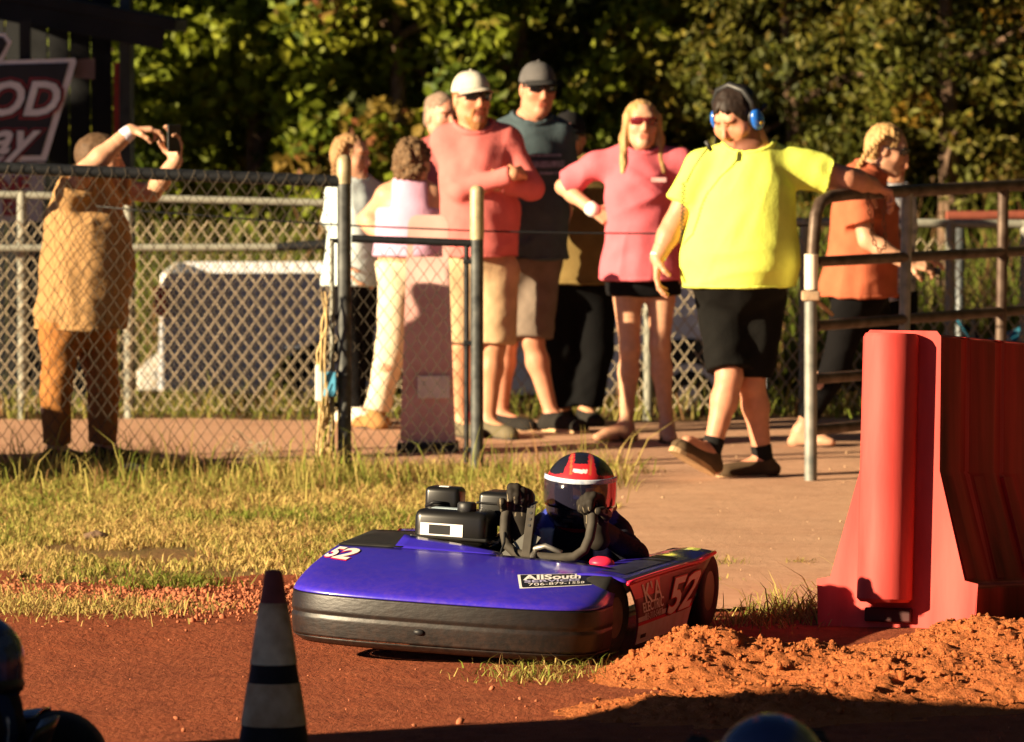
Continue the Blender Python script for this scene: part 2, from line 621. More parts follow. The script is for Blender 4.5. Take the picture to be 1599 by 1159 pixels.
def ground_mat(name, cA, cB, cC, s1, s2, bump, bscale, rough=0.95, stretch=(1, 1, 1), bump2=None):
    if name in MATS: return MATS[name]
    m = bpy.data.materials.new(name); m.use_nodes = True
    N, L = m.node_tree.nodes, m.node_tree.links
    b = N['Principled BSDF']; b.inputs['Roughness'].default_value = rough; b.inputs['Specular IOR Level'].default_value = 0.15
    tc = N.new('ShaderNodeTexCoord'); mp = N.new('ShaderNodeMapping'); mp.inputs['Scale'].default_value = stretch
    L.new(tc.outputs['Object'], mp.inputs[0])
    def nz(s, d=6):
        n = N.new('ShaderNodeTexNoise'); n.inputs['Scale'].default_value = s; n.inputs['Detail'].default_value = d
        n.inputs['Roughness'].default_value = 0.65
        L.new(mp.outputs[0], n.inputs[0])
        r = N.new('ShaderNodeMapRange'); r.inputs[1].default_value = 0.36; r.inputs[2].default_value = 0.64
        L.new(n.outputs[0], r.inputs[0]); return r.outputs[0], n.outputs[0]
    a, _ = nz(s1); c, _ = nz(s2); _, h = nz(bscale, 8)
    m1 = N.new('ShaderNodeMix'); m1.data_type = 'RGBA'; m1.inputs['A'].default_value = (*cA, 1); m1.inputs['B'].default_value = (*cB, 1); L.new(a, m1.inputs['Factor'])
    m2 = N.new('ShaderNodeMix'); m2.data_type = 'RGBA'; m2.inputs['B'].default_value = (*cC, 1); L.new(m1.outputs['Result'], m2.inputs['A'])
    ml = N.new('ShaderNodeMath'); ml.operation = 'MULTIPLY'; ml.inputs[1].default_value = 0.6; L.new(c, ml.inputs[0]); L.new(ml.outputs[0], m2.inputs['Factor'])
    L.new(m2.outputs['Result'], b.inputs['Base Color'])
    bp = N.new('ShaderNodeBump'); bp.inputs['Strength'].default_value = bump; bp.inputs['Distance'].default_value = 0.03
    L.new(h, bp.inputs['Height']); L.new(bp.outputs[0], b.inputs['Normal'])
    MATS[name] = m
    return m

M_SOIL = ground_mat('dry grassy soil', (.20, .11, .045), (.13, .10, .03), (.26, .13, .06), 2.0, 9.0, 0.5, 30)
M_CLAY = ground_mat('packed red clay', (.25, .060, .024), (.17, .040, .018), (.32, .092, .040), 3.0, 14.0, 0.55, 38, stretch=(1, .55, 1))
M_PATH = ground_mat('dusty tan path', (.50, .29, .185), (.43, .235, .145), (.56, .34, .225), 2.2, 12.0, 0.35, 45, stretch=(.5, 1, 1))
M_LOOSE = ground_mat('loose orange clay', (.50, .15, .045), (.40, .11, .035), (.56, .19, .065), 9.0, 34.0, 0.9, 70)

def spaced(a, b, fa, fb, fine, grow=1.25):
    out = list(np.arange(fa, fb + 1e-6, fine))
    s, x = fine, fb
    while x < b: s *= grow; x += s; out.append(x)
    s, x = fine, fa
    while x > a: s *= grow; x -= s; out.insert(0, x)
    return np.array(out)

tag(grid_mesh('ground', spaced(-500, 500, -8, 8, 0.5), spaced(-60, 1200, 10, 52, 0.4), terrain, M_SOIL), 'dry grassy ground', None, kind='structure')

MOUNDS = [(.56, 20.85, .23, .34, .125), (.92, 20.95, .34, .32, .105), (1.62, 21.45, .42, .36, .135), (.75, 19.75, .50, .42, .09),
          (1.75, 20.3, .55, .45, .11), (1.22, 20.35, .30, .34, .085), (2.5, 21.2, .5, .6, .2)]
def mound_h(x, y):
    z = 0
    for cx, cy, sx, sy, h in MOUNDS:
        z = z + h * np.exp(-(((x - cx) / sx) ** 2 + ((y - cy) / sy) ** 2))
    return z

def track_z(x, y):
    rut = 0.012 * np.exp(-((y - 19.6 - .25 * x) / .25) ** 2) + 0.010 * np.exp(-((y - 20.6 - .3 * x) / .2) ** 2)
    return 0.006 + 0.010 * fbm(x * 1.1, y * 1.1, 0, 4, 3) * (np.abs(x) < 7) - rut * 1.0 + .0035 * np.sin((y - .3 * x) * 46 + 2 * fbm(x * .8, y * .8, 0, 2, 15)) * np.clip(fbm(x * .7, y * 1.6, 0, 3, 19) + .25, 0, 1)
def track_keep(x, y):
    return y < 24.25 - 0.10 * x + 0.35 * fbm(x * 1.3, y * 0.6, 0, 4, 9)
tag(grid_mesh('clay_track', spaced(-14, 14, -2.3, 2.4, 0.035), spaced(8, 25.5, 18.6, 24.9, 0.04), lambda x, y: np.maximum(track_z(x, y), 0.004) + .004, M_CLAY, track_keep), 'packed red clay kart track', None, kind='structure')

def path_keep(x, y):
    e = 0.18 * fbm(x * 1.5, y * 1.2, 0, 4, 21)
    a = (x > 0.02 + .07 * (y - 24.4) + e) & (y > 23.2 + e - .12 * x) & (y < 33.75 + e)
    b = (y > 30.25 + e * .8) & (y < 33.7 + .6 * e)
    return a | b
def path_z(x, y):
    return 0.017 + 0.006 * fbm(x * 1.6, y * 1.1, 0, 4, 33)
tag(grid_mesh('path', spaced(-12, 12, -2.8, 3.0, 0.06), np.arange(22.8, 34.2, 0.06), path_z, M_PATH, path_keep), 'dusty tan path beyond the track', None, kind='structure')

# the pushed-up clay bank beside the kart
def bank_z(x, y):
    m = mound_h(x, y)
    r = fbm(x * 7, y * 7, 0, 5, 41)
    c = np.abs(fbm(x * 17, y * 17, 0, 3, 51))
    return m + np.clip(m / .07, 0, 1) * (0.015 * r + 0.011 * (.45 - c) + .009 * fbm(x * 38, y * 38, 0, 2, 61)) - 0.012
bank = grid_mesh('clay_bank', np.arange(.0, 3.2, .0115), np.arange(18.7, 22.35, .0125), bank_z, M_LOOSE,
                 keep=lambda x, y: bank_z(x, y) > -0.002 + 0 * x)
tag(bank, 'bank of loose orange clay pushed up beside the track', None, kind='structure')

def rock_unit(seed, n=1):
    r = np.random.default_rng(seed)
    bm = bmesh.new(); bmesh.ops.create_icosphere(bm, subdivisions=1, radius=1)
    V = np.array([v.co for v in bm.verts]); Fq = np.array([[v.index for v in f.verts] for f in bm.faces]); bm.free()
    return V * (1 + r.uniform(-.35, .25, (len(V), 1))), Fq
def scatter_rocks(name, pts, sizes, m, label, seed=1):
    Vs, Fs, o = [], [], 0
    units = [rock_unit(seed + i) for i in range(6)]
    r = np.random.default_rng(seed)
    for p, s in zip(pts, sizes):
        V, Fq = units[r.integers(6)]
        a = r.uniform(0, 6.28); c, sn = math.cos(a), math.sin(a)
        W = V @ np.array([[c, sn, 0], [-sn, c, 0], [0, 0, 1]]) * s * r.uniform(.7, 1.3, 3)
        Vs.append(W + p); Fs.append(Fq + o); o += len(V)
    return tag(mk(name, np.concatenate(Vs), np.concatenate(Fs), m), label, None, kind='stuff')

pts, sz = [], []
while len(pts) < 7000:
    x, y = RNG.uniform(.1, 2.6), RNG.uniform(18.9, 22.2)
    m_ = mound_h(x, y)
    if m_ > RNG.uniform(.005, .12):
        s = RNG.gamma(1.2, .0023) + .0016
        pts.append((x, y, float(bank_z(np.array(x), np.array(y))) + s * .3)); sz.append(min(s, .018))
scatter_rocks('clay_clods', pts, sz, M_LOOSE, 'crumbly clods of orange clay over the bank', 3)
pts, sz = [], []
for _ in range(4500):
    x, y = RNG.uniform(-2.6, -.35), RNG.normal(23.55, .38)
    s = RNG.gamma(2.0, .0018) + .002
    pts.append((x, y, .012)); sz.append(s)
for _ in range(220):
    x, y = RNG.uniform(-2, 2.2), RNG.uniform(19, 23.4)
    pts.append((x, y, .014)); sz.append(RNG.gamma(1.5, .0015) + .0015)
scatter_rocks('clay_gravel', pts, sz, mat('red gravel', (.36, .12, .058), .95, .3, 40), 'small red stones strewn along the edge of the track', 17)
pts, sz = [], []
for _ in range(150):
    x, y = RNG.uniform(.1, 2.6), RNG.uniform(24, 32.5)
    pts.append((x, y, .022)); sz.append(RNG.gamma(1.6, .0016) + .0015)
scatter_rocks('pale_pebbles', pts, sz, mat('pale pebble', (.50, .33, .20), .9, .3, 40), 'pale pebbles scattered over the path', 23)

# ---------------------------------------------------------------- grass
def blades(name, P, H, W, lean, cols, m, label, curl=0.35):
    n = len(P)
    a = RNG.uniform(0, 2 * np.pi, n); l = RNG.uniform(0, 2 * np.pi, n)
    side = np.stack([np.cos(a), np.sin(a), 0 * a], 1) * (W / 2)[:, None]
    ld = np.stack([np.cos(l), np.sin(l), 0 * l], 1) * (H * lean * RNG.uniform(.2, 1.3, n))[:, None]
    up = np.array([0, 0, 1.0])
    b0, b1 = P - side, P + side
    mid = P + ld * .38 + up * (H * .62)[:, None]
    tip = P + ld + up * (H * (1 - curl * RNG.uniform(0, 1, n) * lean))[:, None]
    V = np.stack([b0, b1, mid - side * .75, mid + side * .75, tip], 1).reshape(-1, 3)
    o = np.arange(n)[:, None] * 5
    T = np.concatenate([o + np.array([[0, 1, 3]]), o + np.array([[0, 3, 2]]), o + np.array([[2, 3, 4]])])
    C = np.repeat(cols, 5, axis=0)
    return tag(mk(name, V, T, m, cols=C), label, None, kind='stuff')

M_BLADE = mat('grass blade', (1, 1, 1), .75, .08, 30, attr=True, trans=.35, spec=.15)
def grass_cols(n, green, xy=None):
    g_ = green - .5 + (0 if xy is None else .38 * fbm(xy[0] * 1.9, xy[1] * 1.5, 0, 3, 88))
    t = np.clip(RNG.beta(1.3, 1.5, n) + g_, 0, 1)[:, None]
    straw, grn, brown = np.array([.62, .44, .16]), np.array([.20, .26, .035]), np.array([.30, .16, .07])
    c = straw * (1 - t) + grn * t
    k = (RNG.uniform(0, 1, n) < .14)[:, None]
    return np.where(k, brown, c) * RNG.uniform(.7, 1.25, (n, 1))

def verge_edge(y): return .10 + .055 * (y - 24.4)
def lawn(n):
    x = RNG.uniform(-4.2, .9, n); y = 24.0 + 6.3 * RNG.beta(1.1, 1.25, n)
    e = .25 * fbm(x * 1.7, y * 1.3, 0, 4, 77)
    d = fbm(x * 2.2, y * 1.6, 0, 3, 5)
    ok = (x < verge_edge(y) + e) & (y > 24.15 - .1 * x + e * .9) & (RNG.uniform(-.6, .75, n) < d + .5 * sstep(24.8, 28, y))
    return x[ok], y[ok]
x, y = lawn(210000)
n = len(x)
tallness = sstep(26.8, 29.6, y) * (.5 + .7 * (vnoise(x * 2.3, y * 2.3, 0, 8) + 1) / 2)
H = RNG.gamma(5, .0048, n) * (1 + 1.0 * tallness) + .008
P = np.stack([x, y, np.zeros(n)], 1)
blades('verge_grass', P, H, RNG.uniform(.004, .008, n), .95, grass_cols(n, .44, (x, y)), M_BLADE, 'straw and green grass verge along the wire fence')
# taller seeding grass at the fence foot
n = 3200
x = RNG.uniform(-3.6, .55, n); y = RNG.normal(29.3, .40, n)
k = vnoise(x * 3.1, y * 1.1, 0, 12) > RNG.uniform(-.9, .5, n)
x, y = x[k], y[k]; n = len(x)
blades('tall_fence_grass', np.stack([x, y, 0 * x], 1), RNG.gamma(5, .026, n) + .04, RNG.uniform(.004, .008, n), .7, grass_cols(n, .62), M_BLADE, 'taller seeding grass growing at the foot of the wire fence', curl=.5)
# thin dry grass lying over the clay at the left, and weeds here and there
def tuft_field(name, spots, label, green=.5):
    X, Y, HH = [], [], []
    for (cx, cy, sx, sy, nn, hh) in spots:
        X.append(RNG.normal(cx, sx, nn)); Y.append(RNG.normal(cy, sy, nn)); HH.append(RNG.gamma(4, hh / 4, nn))
    X, Y, HH = np.concatenate(X), np.concatenate(Y), np.concatenate(HH)
    n = len(X)
    return blades(name, np.stack([X, Y, 0 * X + .004], 1), HH + .006, RNG.uniform(.003, .007, n), 1.3, grass_cols(n, green), M_BLADE, label)
g = [gnd(60, 962), gnd(180, 955), gnd(262, 917)]
tuft_field('dry_track_grass', [(g[0][0], g[0][1], .22, .18, 1500, .04), (g[1][0], g[1][1], .2, .14, 900, .03), (-1.95, 23.4, .2, .2, 900, .04)], 'thin dry grass lying on the clay left of the cone', .25)
tuft_field('green_weed_patch', [(g[2][0], g[2][1], .10, .10, 1300, .035)], 'small bright green weed patch at the edge of the grass', .95)
sp = []
for (a_, b_, w_, n_, h_) in [(1120, 885, .06, 120, .03), (1250, 884, .04, 70, .02), (1105, 912, .05, 80, .02), (1250, 965, .10, 520, .07), (1200, 975, .10, 260, .04),
                             (1140, 975, .10, 160, .03), (1000, 745, .05, 60, .08), (880, 1050, .13, 420, .03), (820, 1062, .1, 200, .03), (1310, 950, .03, 90, .06)]:
    q = gnd(a_, b_); sp.append((q[0], q[1], w_, w_ * 1.3, n_, h_))
tuft_field('path_weeds', sp, 'sparse weeds on the path and beside the clay bank', .62)
# rank growth beyond the far fence
n = 16000
x = RNG.uniform(-6.5, 6.5, n); y = 38.9 + 3.2 * RNG.beta(1.2, 1.2, n)
z = terrain(x, y)
H = RNG.gamma(6, .13, n) * (.65 + .5 * (fbm(x * 1.1, y * 1.1, 0, 3, 4) + .4))
blades('rank_weeds', np.stack([x, y, z], 1), np.clip(H * .85, .1, 1.1), RNG.uniform(.012, .035, n), .45, grass_cols(n, .95) * .55, M_BLADE, 'tall rank weeds in front of the trees')
n = 9000
x = RNG.uniform(-6, 6, n); y = RNG.uniform(33.75, 36.6, n)
blades('far_grass', np.stack([x, y, terrain(x, y)], 1), RNG.gamma(5, .022, n) + .03, RNG.uniform(.006, .013, n), .7, grass_cols(n, .75) * .8, M_BLADE, 'grass behind the far wire fence')

# ---------------------------------------------------------------- trees
def leaf_mesh(P, S, cols, aspect=.62, droop=.25):
    n = len(P)
    d = RNG.normal(0, 1, (n, 3)); d[:, 2] -= droop * 2; d /= np.linalg.norm(d, axis=1, keepdims=True)
    r = RNG.normal(0, 1, (n, 3)); r[:, 1] -= .4
    s = np.cross(d, r); s /= np.linalg.norm(s, axis=1, keepdims=True) + 1e-9
    nn = np.cross(s, d)
    S = S[:, None]
    base, tip = P - d * S * .5, P + d * S * .5
    l, rr = P + s * S * aspect * .5 + nn * S * .12 - d * S * .06, P - s * S * aspect * .5 + nn * S * .12 - d * S * .06
    V = np.stack([base, l, tip, rr], 1).reshape(-1, 3)
    o = np.arange(n)[:, None] * 4
    T = np.concatenate([o + np.array([[0, 2, 1]]), o + np.array([[0, 3, 2]])])
    return V, T, np.repeat(cols, 4, axis=0)

M_LEAF = mat('leaf', (1, 1, 1), .6, .12, 25, attr=True, trans=.3, spec=.25)
M_BARK = mat('bark', (.16, .10, .065), .95, .35, 14, bump=.8, bscale=40)
def tree(label, x, y, h, w, nleaf, palette, size, group='trees behind the far fence', low=.25, clumps=70, aspect=.62, seed=0, limbs=8):
    r = np.random.default_rng(1000 + seed)
    z0 = float(terrain(x, y))
    t = thing('broadleaf_tree', label, 'tree', (x, y, z0), group)
    m = MB()
    base = np.array([x, y, z0 - .05])
    sway = r.uniform(-.25, .25, 2)
    trunk = [base + np.array([sway[0] * q * q, sway[1] * q * q, (h * .8) * q]) for q in np.linspace(0, 1, 8)]
    m.tube(trunk, [.024 * h * (1 - .8 * q) * (1.35 if i == 0 else 1) for i, q in enumerate(np.linspace(0, 1, 8))], 9)
    cen = []
    for k in range(limbs):
        q = r.uniform(.15, .85)
        p0 = trunk[0] + (trunk[-1] - trunk[0]) * q
        a = r.uniform(0, 6.28); ln = w * r.uniform(.55, .95)
        p1 = p0 + np.array([math.cos(a) * ln * .5, math.sin(a) * ln * .5, ln * .22])
        p2 = p0 + np.array([math.cos(a) * ln, math.sin(a) * ln, ln * r.uniform(.2, .6)])
        m.tube([p0, p1, p2], [.013 * h * (1 - .6 * q), .009 * h, .003 * h], 6)
        cen.append(p2)
    auto_smooth(m.build('trunk', M_BARK, t, True))
    C = []
    for k in range(clumps):
        v = r.normal(0, 1, 3); v /= np.linalg.norm(v)
        rad = r.uniform(.45, 1.0) ** .6
        C.append([x + v[0] * w * rad, y + v[1] * w * .8 * rad, z0 + low + (h - low) * (.5 + .5 * v[2] * rad)])
    C = np.array(C + [list(c) for c in cen])
    R = r.uniform(.16, .36, len(C)) * (w / 1.4) ** .5
    ci = r.integers(0, len(C), nleaf)
    v = r.normal(0, 1, (nleaf, 3)); v /= np.linalg.norm(v, axis=1, keepdims=True)
    rr = r.uniform(.35, 1.0, nleaf) ** .5
    P = C[ci] + v * (R[ci] * rr)[:, None] * np.array([1.15, 1, .8])
    P[:, 2] = np.maximum(P[:, 2], z0 + .05 + r.uniform(0, .3, nleaf))
    pal = np.array([p[0] for p in palette]); wt = np.array([p[1] for p in palette]); wt = wt / wt.sum()
    cc = pal[r.choice(len(pal), len(C), p=wt)]
    lc = pal[r.choice(len(pal), nleaf, p=wt)]
    cols = (cc[ci] * .6 + lc * .4) * r.uniform(.65, 1.35, (nleaf, 1))
    V, T, CC = leaf_mesh(P, r.uniform(.6, 1.3, nleaf) * size, cols, aspect)
    mk('crown', V, T, M_LEAF, t, cols=CC)
    return t

LIME = [((.21, .25, .018), 5), ((.14, .18, .014), 4), ((.29, .29, .025), 2), ((.06, .10, .012), 2)]
RUST = LIME + [((.22, .08, .03), 1.1)]
OLIVE = [((.20, .18, .018), 4), ((.14, .125, .014), 3), ((.08, .095, .012), 3), ((.22, .14, .014), 1)]
DARK = [((.11, .12, .014), 4), ((.15, .135, .018), 3), ((.045, .055, .010), 3), ((.34, .17, .015), .55), ((.16, .09, .02), .6)]
front = [
 ('bright green leafy tree beside the dark shed', -2.9, 43.0, 3.9, 1.05, 7200, LIME, .105, .62),
 ('bright green tree with large leaves behind the raised phone', -1.75, 43.6, 4.4, 1.15, 8200, LIME, .11, .66),
 ('green tree with a few rusty leaf clusters behind the girl in pale blue', -.75, 43.1, 4.1, 1.05, 7600, RUST, .10, .62),
 ('green tree with rusty clusters behind the pale cap', .1, 43.7, 4.6, 1.1, 7600, RUST, .095, .58),
 ('soft olive tree above the man in the dark grey shirt', 1.0, 44.0, 4.8, 1.1, 7600, OLIVE, .085, .40),
 ('dark thinning tree behind the man in the yellow shirt', 1.95, 43.4, 4.3, 1.1, 6600, DARK, .075, .42),
 ('dark tree with scattered yellow leaves behind the woman in orange', 2.95, 43.1, 4.4, 1.15, 6400, DARK, .075, .42),
 ('dark yellow-flecked tree at the right edge of the picture', 3.95, 43.5, 4.5, 1.15, 6000, DARK, .075, .42),
]
for i, a in enumerate(front):
    tree(a[0], a[1], a[2], a[3] - .5, a[4], int(a[5] * (1.9 if a[1] > 1.5 else 1.6)), a[6], a[7], aspect=a[8], seed=i, clumps=110)
# the wood behind them reads as one dark mass
nl = 26000
P = np.stack([RNG.uniform(-9, 9, nl), RNG.uniform(45.6, 48.5, nl), RNG.uniform(.05, 6.2, nl)], 1)
P[:, 1] += .8 * fbm(P[:, 0] * .8, P[:, 2] * .8, 0, 3, 71)
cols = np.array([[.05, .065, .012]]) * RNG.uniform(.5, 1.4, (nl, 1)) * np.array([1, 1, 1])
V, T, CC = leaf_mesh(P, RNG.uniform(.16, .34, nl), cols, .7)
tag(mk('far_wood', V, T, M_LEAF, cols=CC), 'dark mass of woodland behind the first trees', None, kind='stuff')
def wood_mass(name, label, n, fx, fy, zmax, size):
    P = np.stack([fx(n), fy(n), zmax * RNG.uniform(0, 1, n)], 1)
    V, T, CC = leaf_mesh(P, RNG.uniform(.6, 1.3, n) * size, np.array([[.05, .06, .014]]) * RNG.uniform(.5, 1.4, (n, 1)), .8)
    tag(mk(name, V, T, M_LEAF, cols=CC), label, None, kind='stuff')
wood_mass('right_blocker_wood', 'unseen dark woodland added beyond the right side of the track to block sky', 9000, lambda n: RNG.uniform(6.5, 9.5, n), lambda n: RNG.uniform(6, 46, n), 9.0, .75)  # unseen trees added to cut the sky light from the right
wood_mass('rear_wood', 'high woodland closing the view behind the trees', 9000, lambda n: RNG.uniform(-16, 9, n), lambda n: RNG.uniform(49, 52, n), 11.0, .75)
wood_mass('near_blocker_wood', 'unseen woodland added behind the camera on the right to block sky', 6000, lambda n: RNG.uniform(4, 12, n), lambda n: RNG.uniform(-12, 6, n), 9.0, .8)  # added out of view to hold back sky light behind the camera
# trees added out of view on the left to shade the shed and the truck
for i, (x_, y_, h_) in enumerate([(-7.4, 33.35, 5.4), (-9.0, 32.6, 6.0)]):
    tree('unseen leafy tree added outside the left edge for shade, %s one to the shed' % ('nearer', 'farther')[i], x_, y_, h_, .72, 6500, LIME, .16, 'unseen shade trees left of the picture', seed=40 + i, clumps=90, low=.5)

# ---------------------------------------------------------------- wire fences
M_GALV = mat('weathered galvanised pipe', (.10, .11, .115), .5, .3, 18, metal=.5, bump=.1)
M_PALE = mat('pale galvanised pipe', (.24, .24, .20), .6, .2, 12, metal=.1)
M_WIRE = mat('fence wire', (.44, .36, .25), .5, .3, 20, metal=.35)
M_WIRE_SHADED = mat('shaded fence wire', (.07, .055, .038), .55, .3, 20, metal=.3)  # near mesh stands in shade; that shade is put into a darker wire colour
M_POST_SHADED = mat('weathered shaded post', (.045, .05, .053), .5, .45, 16, metal=.3, spec=.4, col2=(.11, .115, .11))  # lower posts: weathered grey with their shade put into the colour
M_POST_LIT = mat('sunlit tan pipe', (.40, .33, .20), .5, .25, 22, metal=.2)  # sunlit tops of the posts, the light put into the tan colour
M_BLACKPIPE = mat('black painted pipe', (.010, .011, .013), .5, .3, 20, spec=.3)

def wire_mesh(p0, p1, z0, z1, pitch=.031, r=.0019, hz=.0425, barbs=True, jitter=.0, seed=0):
    rr = np.random.default_rng(seed)
    p0, p1 = np.array(p0, float), np.array(p1, float)
    L_ = np.linalg.norm(p1 - p0); d = (p1 - p0) / L_
    nrm = np.array([-d[1], d[0], 0])
    nw = int(L_ / pitch)
    V, Q = [], []
    nz_ = int((z1 - z0) / hz)
    for i in range(nw):
        ph = i % 2
        pts = []
        for k in range(nz_ + 1):
            left = (k % 2 == ph)
            s = (i + (0 if left else 1)) * pitch + rr.normal(0, jitter) + (.0012 if left else -.0012)
            off = .0022 if (k % 2 == ph) else -.0022
            pts.append(p0 + d * s + nrm * off + np.array([0, 0, z0 + k * hz + rr.normal(0, jitter * .6)]))
        if barbs and i % 2:
            e = pts[-1]
            pts.append(e + np.array([0, 0, .030]) + d * (.010 if rr.random() < .5 else -.010))
        o = len(V)
        for k, p in enumerate(pts):
            for (a, b) in ((1, 0), (0, 1), (-1, 0), (0, -1)):
                V.append(p + nrm * r * a + d * r * 1.35 * b)
        for k in range(len(pts) - 1):
            for j in range(4):
                Q.append((o + k * 4 + j, o + k * 4 + (j + 1) % 4, o + (k + 1) * 4 + (j + 1) % 4, o + (k + 1) * 4 + j))
    return np.array(V), np.array(Q)

YF = 29.9
pL, pC, pG = at(-420, 742, YF), at(538, 742, YF), at(745, 742, YF)
pL[2] = pC[2] = pG[2] = 0
fence = thing('chain_link_fence', 'dark wire fence with black top rail in front of the man in tan', 'fence', (pC[0], YF, 0))
def post(parent, p, h, r, m, capm=None, caph=.12, name='post'):
    mb = MB().tube([p + A3(0, 0, -.05), p + A3(0, 0, h)], r, 14)
    o = mb.build(name, m, parent, True); auto_smooth(o)
    if capm:
        c = MB().lathe(p + A3(0, 0, h - caph), [(r + .002, 0), (r + .002, caph), (r * .8, caph + r * .5), (r * .3, caph + r * .75)], n=14)
        auto_smooth(c.build('lit_post_top', capm, o, True))
    return o
zr0 = at(0, 262, YF)[2]; zr1 = at(530, 283, YF)[2]
post(fence, pL, 1.5, .033, M_GALV)
post(fence, pC, at(538, 250, YF)[2], .033, M_POST_SHADED, M_POST_LIT, .11)
dz = (zr1 - zr0) / (530 - 0)
auto_smooth(MB().tube([A3(pL[0], YF, zr0 - 420 * dz), A3(pC[0], YF, zr1 - .002)], .028, 12).build('top_rail', M_BLACKPIPE, fence, True))
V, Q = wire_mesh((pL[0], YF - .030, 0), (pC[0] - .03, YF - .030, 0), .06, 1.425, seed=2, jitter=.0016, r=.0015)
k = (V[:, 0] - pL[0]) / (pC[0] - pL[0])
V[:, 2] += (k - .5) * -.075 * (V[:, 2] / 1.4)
mk('wire_mesh', V, Q, M_WIRE_SHADED, fence)
# curled loose wire at the foot of the mesh
mb = MB()
for i in range(16):
    q = at(RNG.uniform(365, 420), RNG.uniform(690, 745), YF - RNG.uniform(.03, .12))
    w_ = [q + A3(RNG.normal(0, .03), RNG.normal(0, .03), RNG.normal(0, .03)) for _ in range(4)]
    mb.tube([q] + w_, .0022, 4)
mb.build('loose_wire', M_WIRE, fence)

gate = thing('wire_gate', 'narrow wire mesh gate between the two dark posts', 'gate', (pG[0], YF, 0))
post(gate, pG, at(747, 297, YF)[2], .031, M_POST_SHADED, M_POST_LIT, .23)
zg = at(640, 376, YF)[2]
auto_smooth(MB().tube([A3(pC[0] + .035, YF, zg + .01), A3(pG[0] - .03, YF, zg - .012)], .019, 10).build('gate_rail', M_BLACKPIPE, gate, True))
auto_smooth(MB().tube([A3(pG[0] - .05, YF, .06), A3(pG[0] - .05, YF, zg)], .012, 8).build('gate_upright', M_BLACKPIPE, gate, True))
for zz in (.12, .62, 1.0):
    MB().box(A3(pG[0] - .03, YF - .002, zz), (.07, .03, .022), bev=.004).build('hinge', M_BLACKPIPE, gate)
V, Q = wire_mesh((pC[0] + .03, YF - .014, 0), (pG[0] - .05, YF - .014, 0), .05, zg - .01, seed=5, barbs=False, jitter=.0014, r=.0015)
mk('wire_mesh', V, Q, M_WIRE_SHADED, gate)
# slender second upright, lock box and dead stems beside the corner post
p = at(519, 742, YF - .02); p[2] = 0
auto_smooth(MB().tube([p, p + A3(0, 0, at(519, 375, YF)[2])], .011, 8).build('slim_upright', M_PALE, fence, True))
for zz in (at(530, 376, YF)[2], at(530, 632, YF)[2], at(530, 495, YF)[2]):
    MB().box(A3(pC[0] - .02, YF - .002, zz), (.10, .03, .022), bev=.004).build('clamp', M_BLACKPIPE, fence)
lb = at(515, 600, YF - .06)
box_t = thing('lock_box', 'small blue box with a white side fixed to the corner post', 'box', lb)
MB().box(lb, (.062, .04, .115), bev=.006).build('case', mat('blue enamel', (.10, .38, .60), .4, .15, 20), box_t)
MB().box(lb + A3(-.050, .0, .005), (.034, .045, .17), bev=.006).build('side_cover', mat('white plastic', (.78, .75, .68), .5, .08, 20), box_t)
mb = MB()
for i in range(16):
    x0 = RNG.uniform(484, 526)
    pts = []
    for q in np.linspace(0, 1, 7):
        pts.append(at(x0 + (506 + RNG.normal(0, 4) - x0) * q + RNG.normal(0, 3), 745 - q * (RNG.uniform(60, 160) if i > 3 else 290), YF - .07 + RNG.normal(0, .02)))
    mb.tube(pts, [.006 if i < 4 else .0035] * 6 + [.002], 5)
auto_smooth(tag(mb.build('dead_vine', mat('dead vine', (.50, .36, .17), .85, .3, 30), None, True, base=gnd(505, 742)), 'tangle of dead tan vine stems climbing the corner post', 'vine'))

# cable running across
cab = [at(150, 322, YF + .05), at(240, 331, YF + .05), at(400, 343, YF + .05), at(540, 352, YF + .05), at(750, 361, YF + .05), at(900, 364, YF + .05), at(1062, 365, YF + .1), at(1262, 352, 29.5)]
tag(MB().tube(cab, .0045, 6).build('cable', M_BLACKPIPE, None, True, base=cab[0]), 'thin dark cable strung from the fence past the onlookers', 'cable')

# far fence behind the onlookers: two runs
def far_fence(label, pa, pb, ha, hb, posts, seed, rail_r=.024):
    pa, pb = np.array(pa), np.array(pb)
    t = thing('far_wire_fence', label, 'fence', (pa + pb) / 2, 'far wire fence')
    for q in posts:
        p = pa + (pb - pa) * q
        post(t, p, ha + (hb - ha) * q + .02, .026, M_PALE)
    auto_smooth(MB().tube([pa + A3(0, 0, ha), pb + A3(0, 0, hb)], rail_r, 10).build('top_rail', M_PALE, t, True))
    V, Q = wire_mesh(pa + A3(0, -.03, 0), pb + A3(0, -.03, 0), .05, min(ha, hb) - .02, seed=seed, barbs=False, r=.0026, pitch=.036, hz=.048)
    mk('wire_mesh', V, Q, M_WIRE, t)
    return t
fa, fb, fc = at(-150, 668, 33.9), at(1012, 676, 33.85), at(1760, 668, 34.1)
for q in (fa, fb, fc): q[2] = 0
FARL = far_fence('pale far wire fence in front of the silver truck, left run', fa, fb, at(0, 300, 33.9)[2], at(1012, 330, 33.85)[2], [.01, .16, .303, 1.0], 31, .020)
far_fence('pale far wire fence behind the woman in orange, right run', fb + A3(.05, .05, 0), fc, at(1012, 345, 33.85)[2], at(1599, 352, 34.1)[2], [.31, .62, .78], 37)
# loose pale bar behind the mesh on the left
q0, q1 = at(-60, 388, 33.82), at(432, 386, 33.82)
auto_smooth(MB().tube([q0, q1], .019, 10).build('middle_rail', M_PALE, FARL, True))
auto_smooth(MB().tube([q1, at(520, 381, 33.82)], [.022, .03], 10).build('shaded_rail_end', M_BLACKPIPE, FARL, True))  # end of the bar in shade, the shade put into its black colour
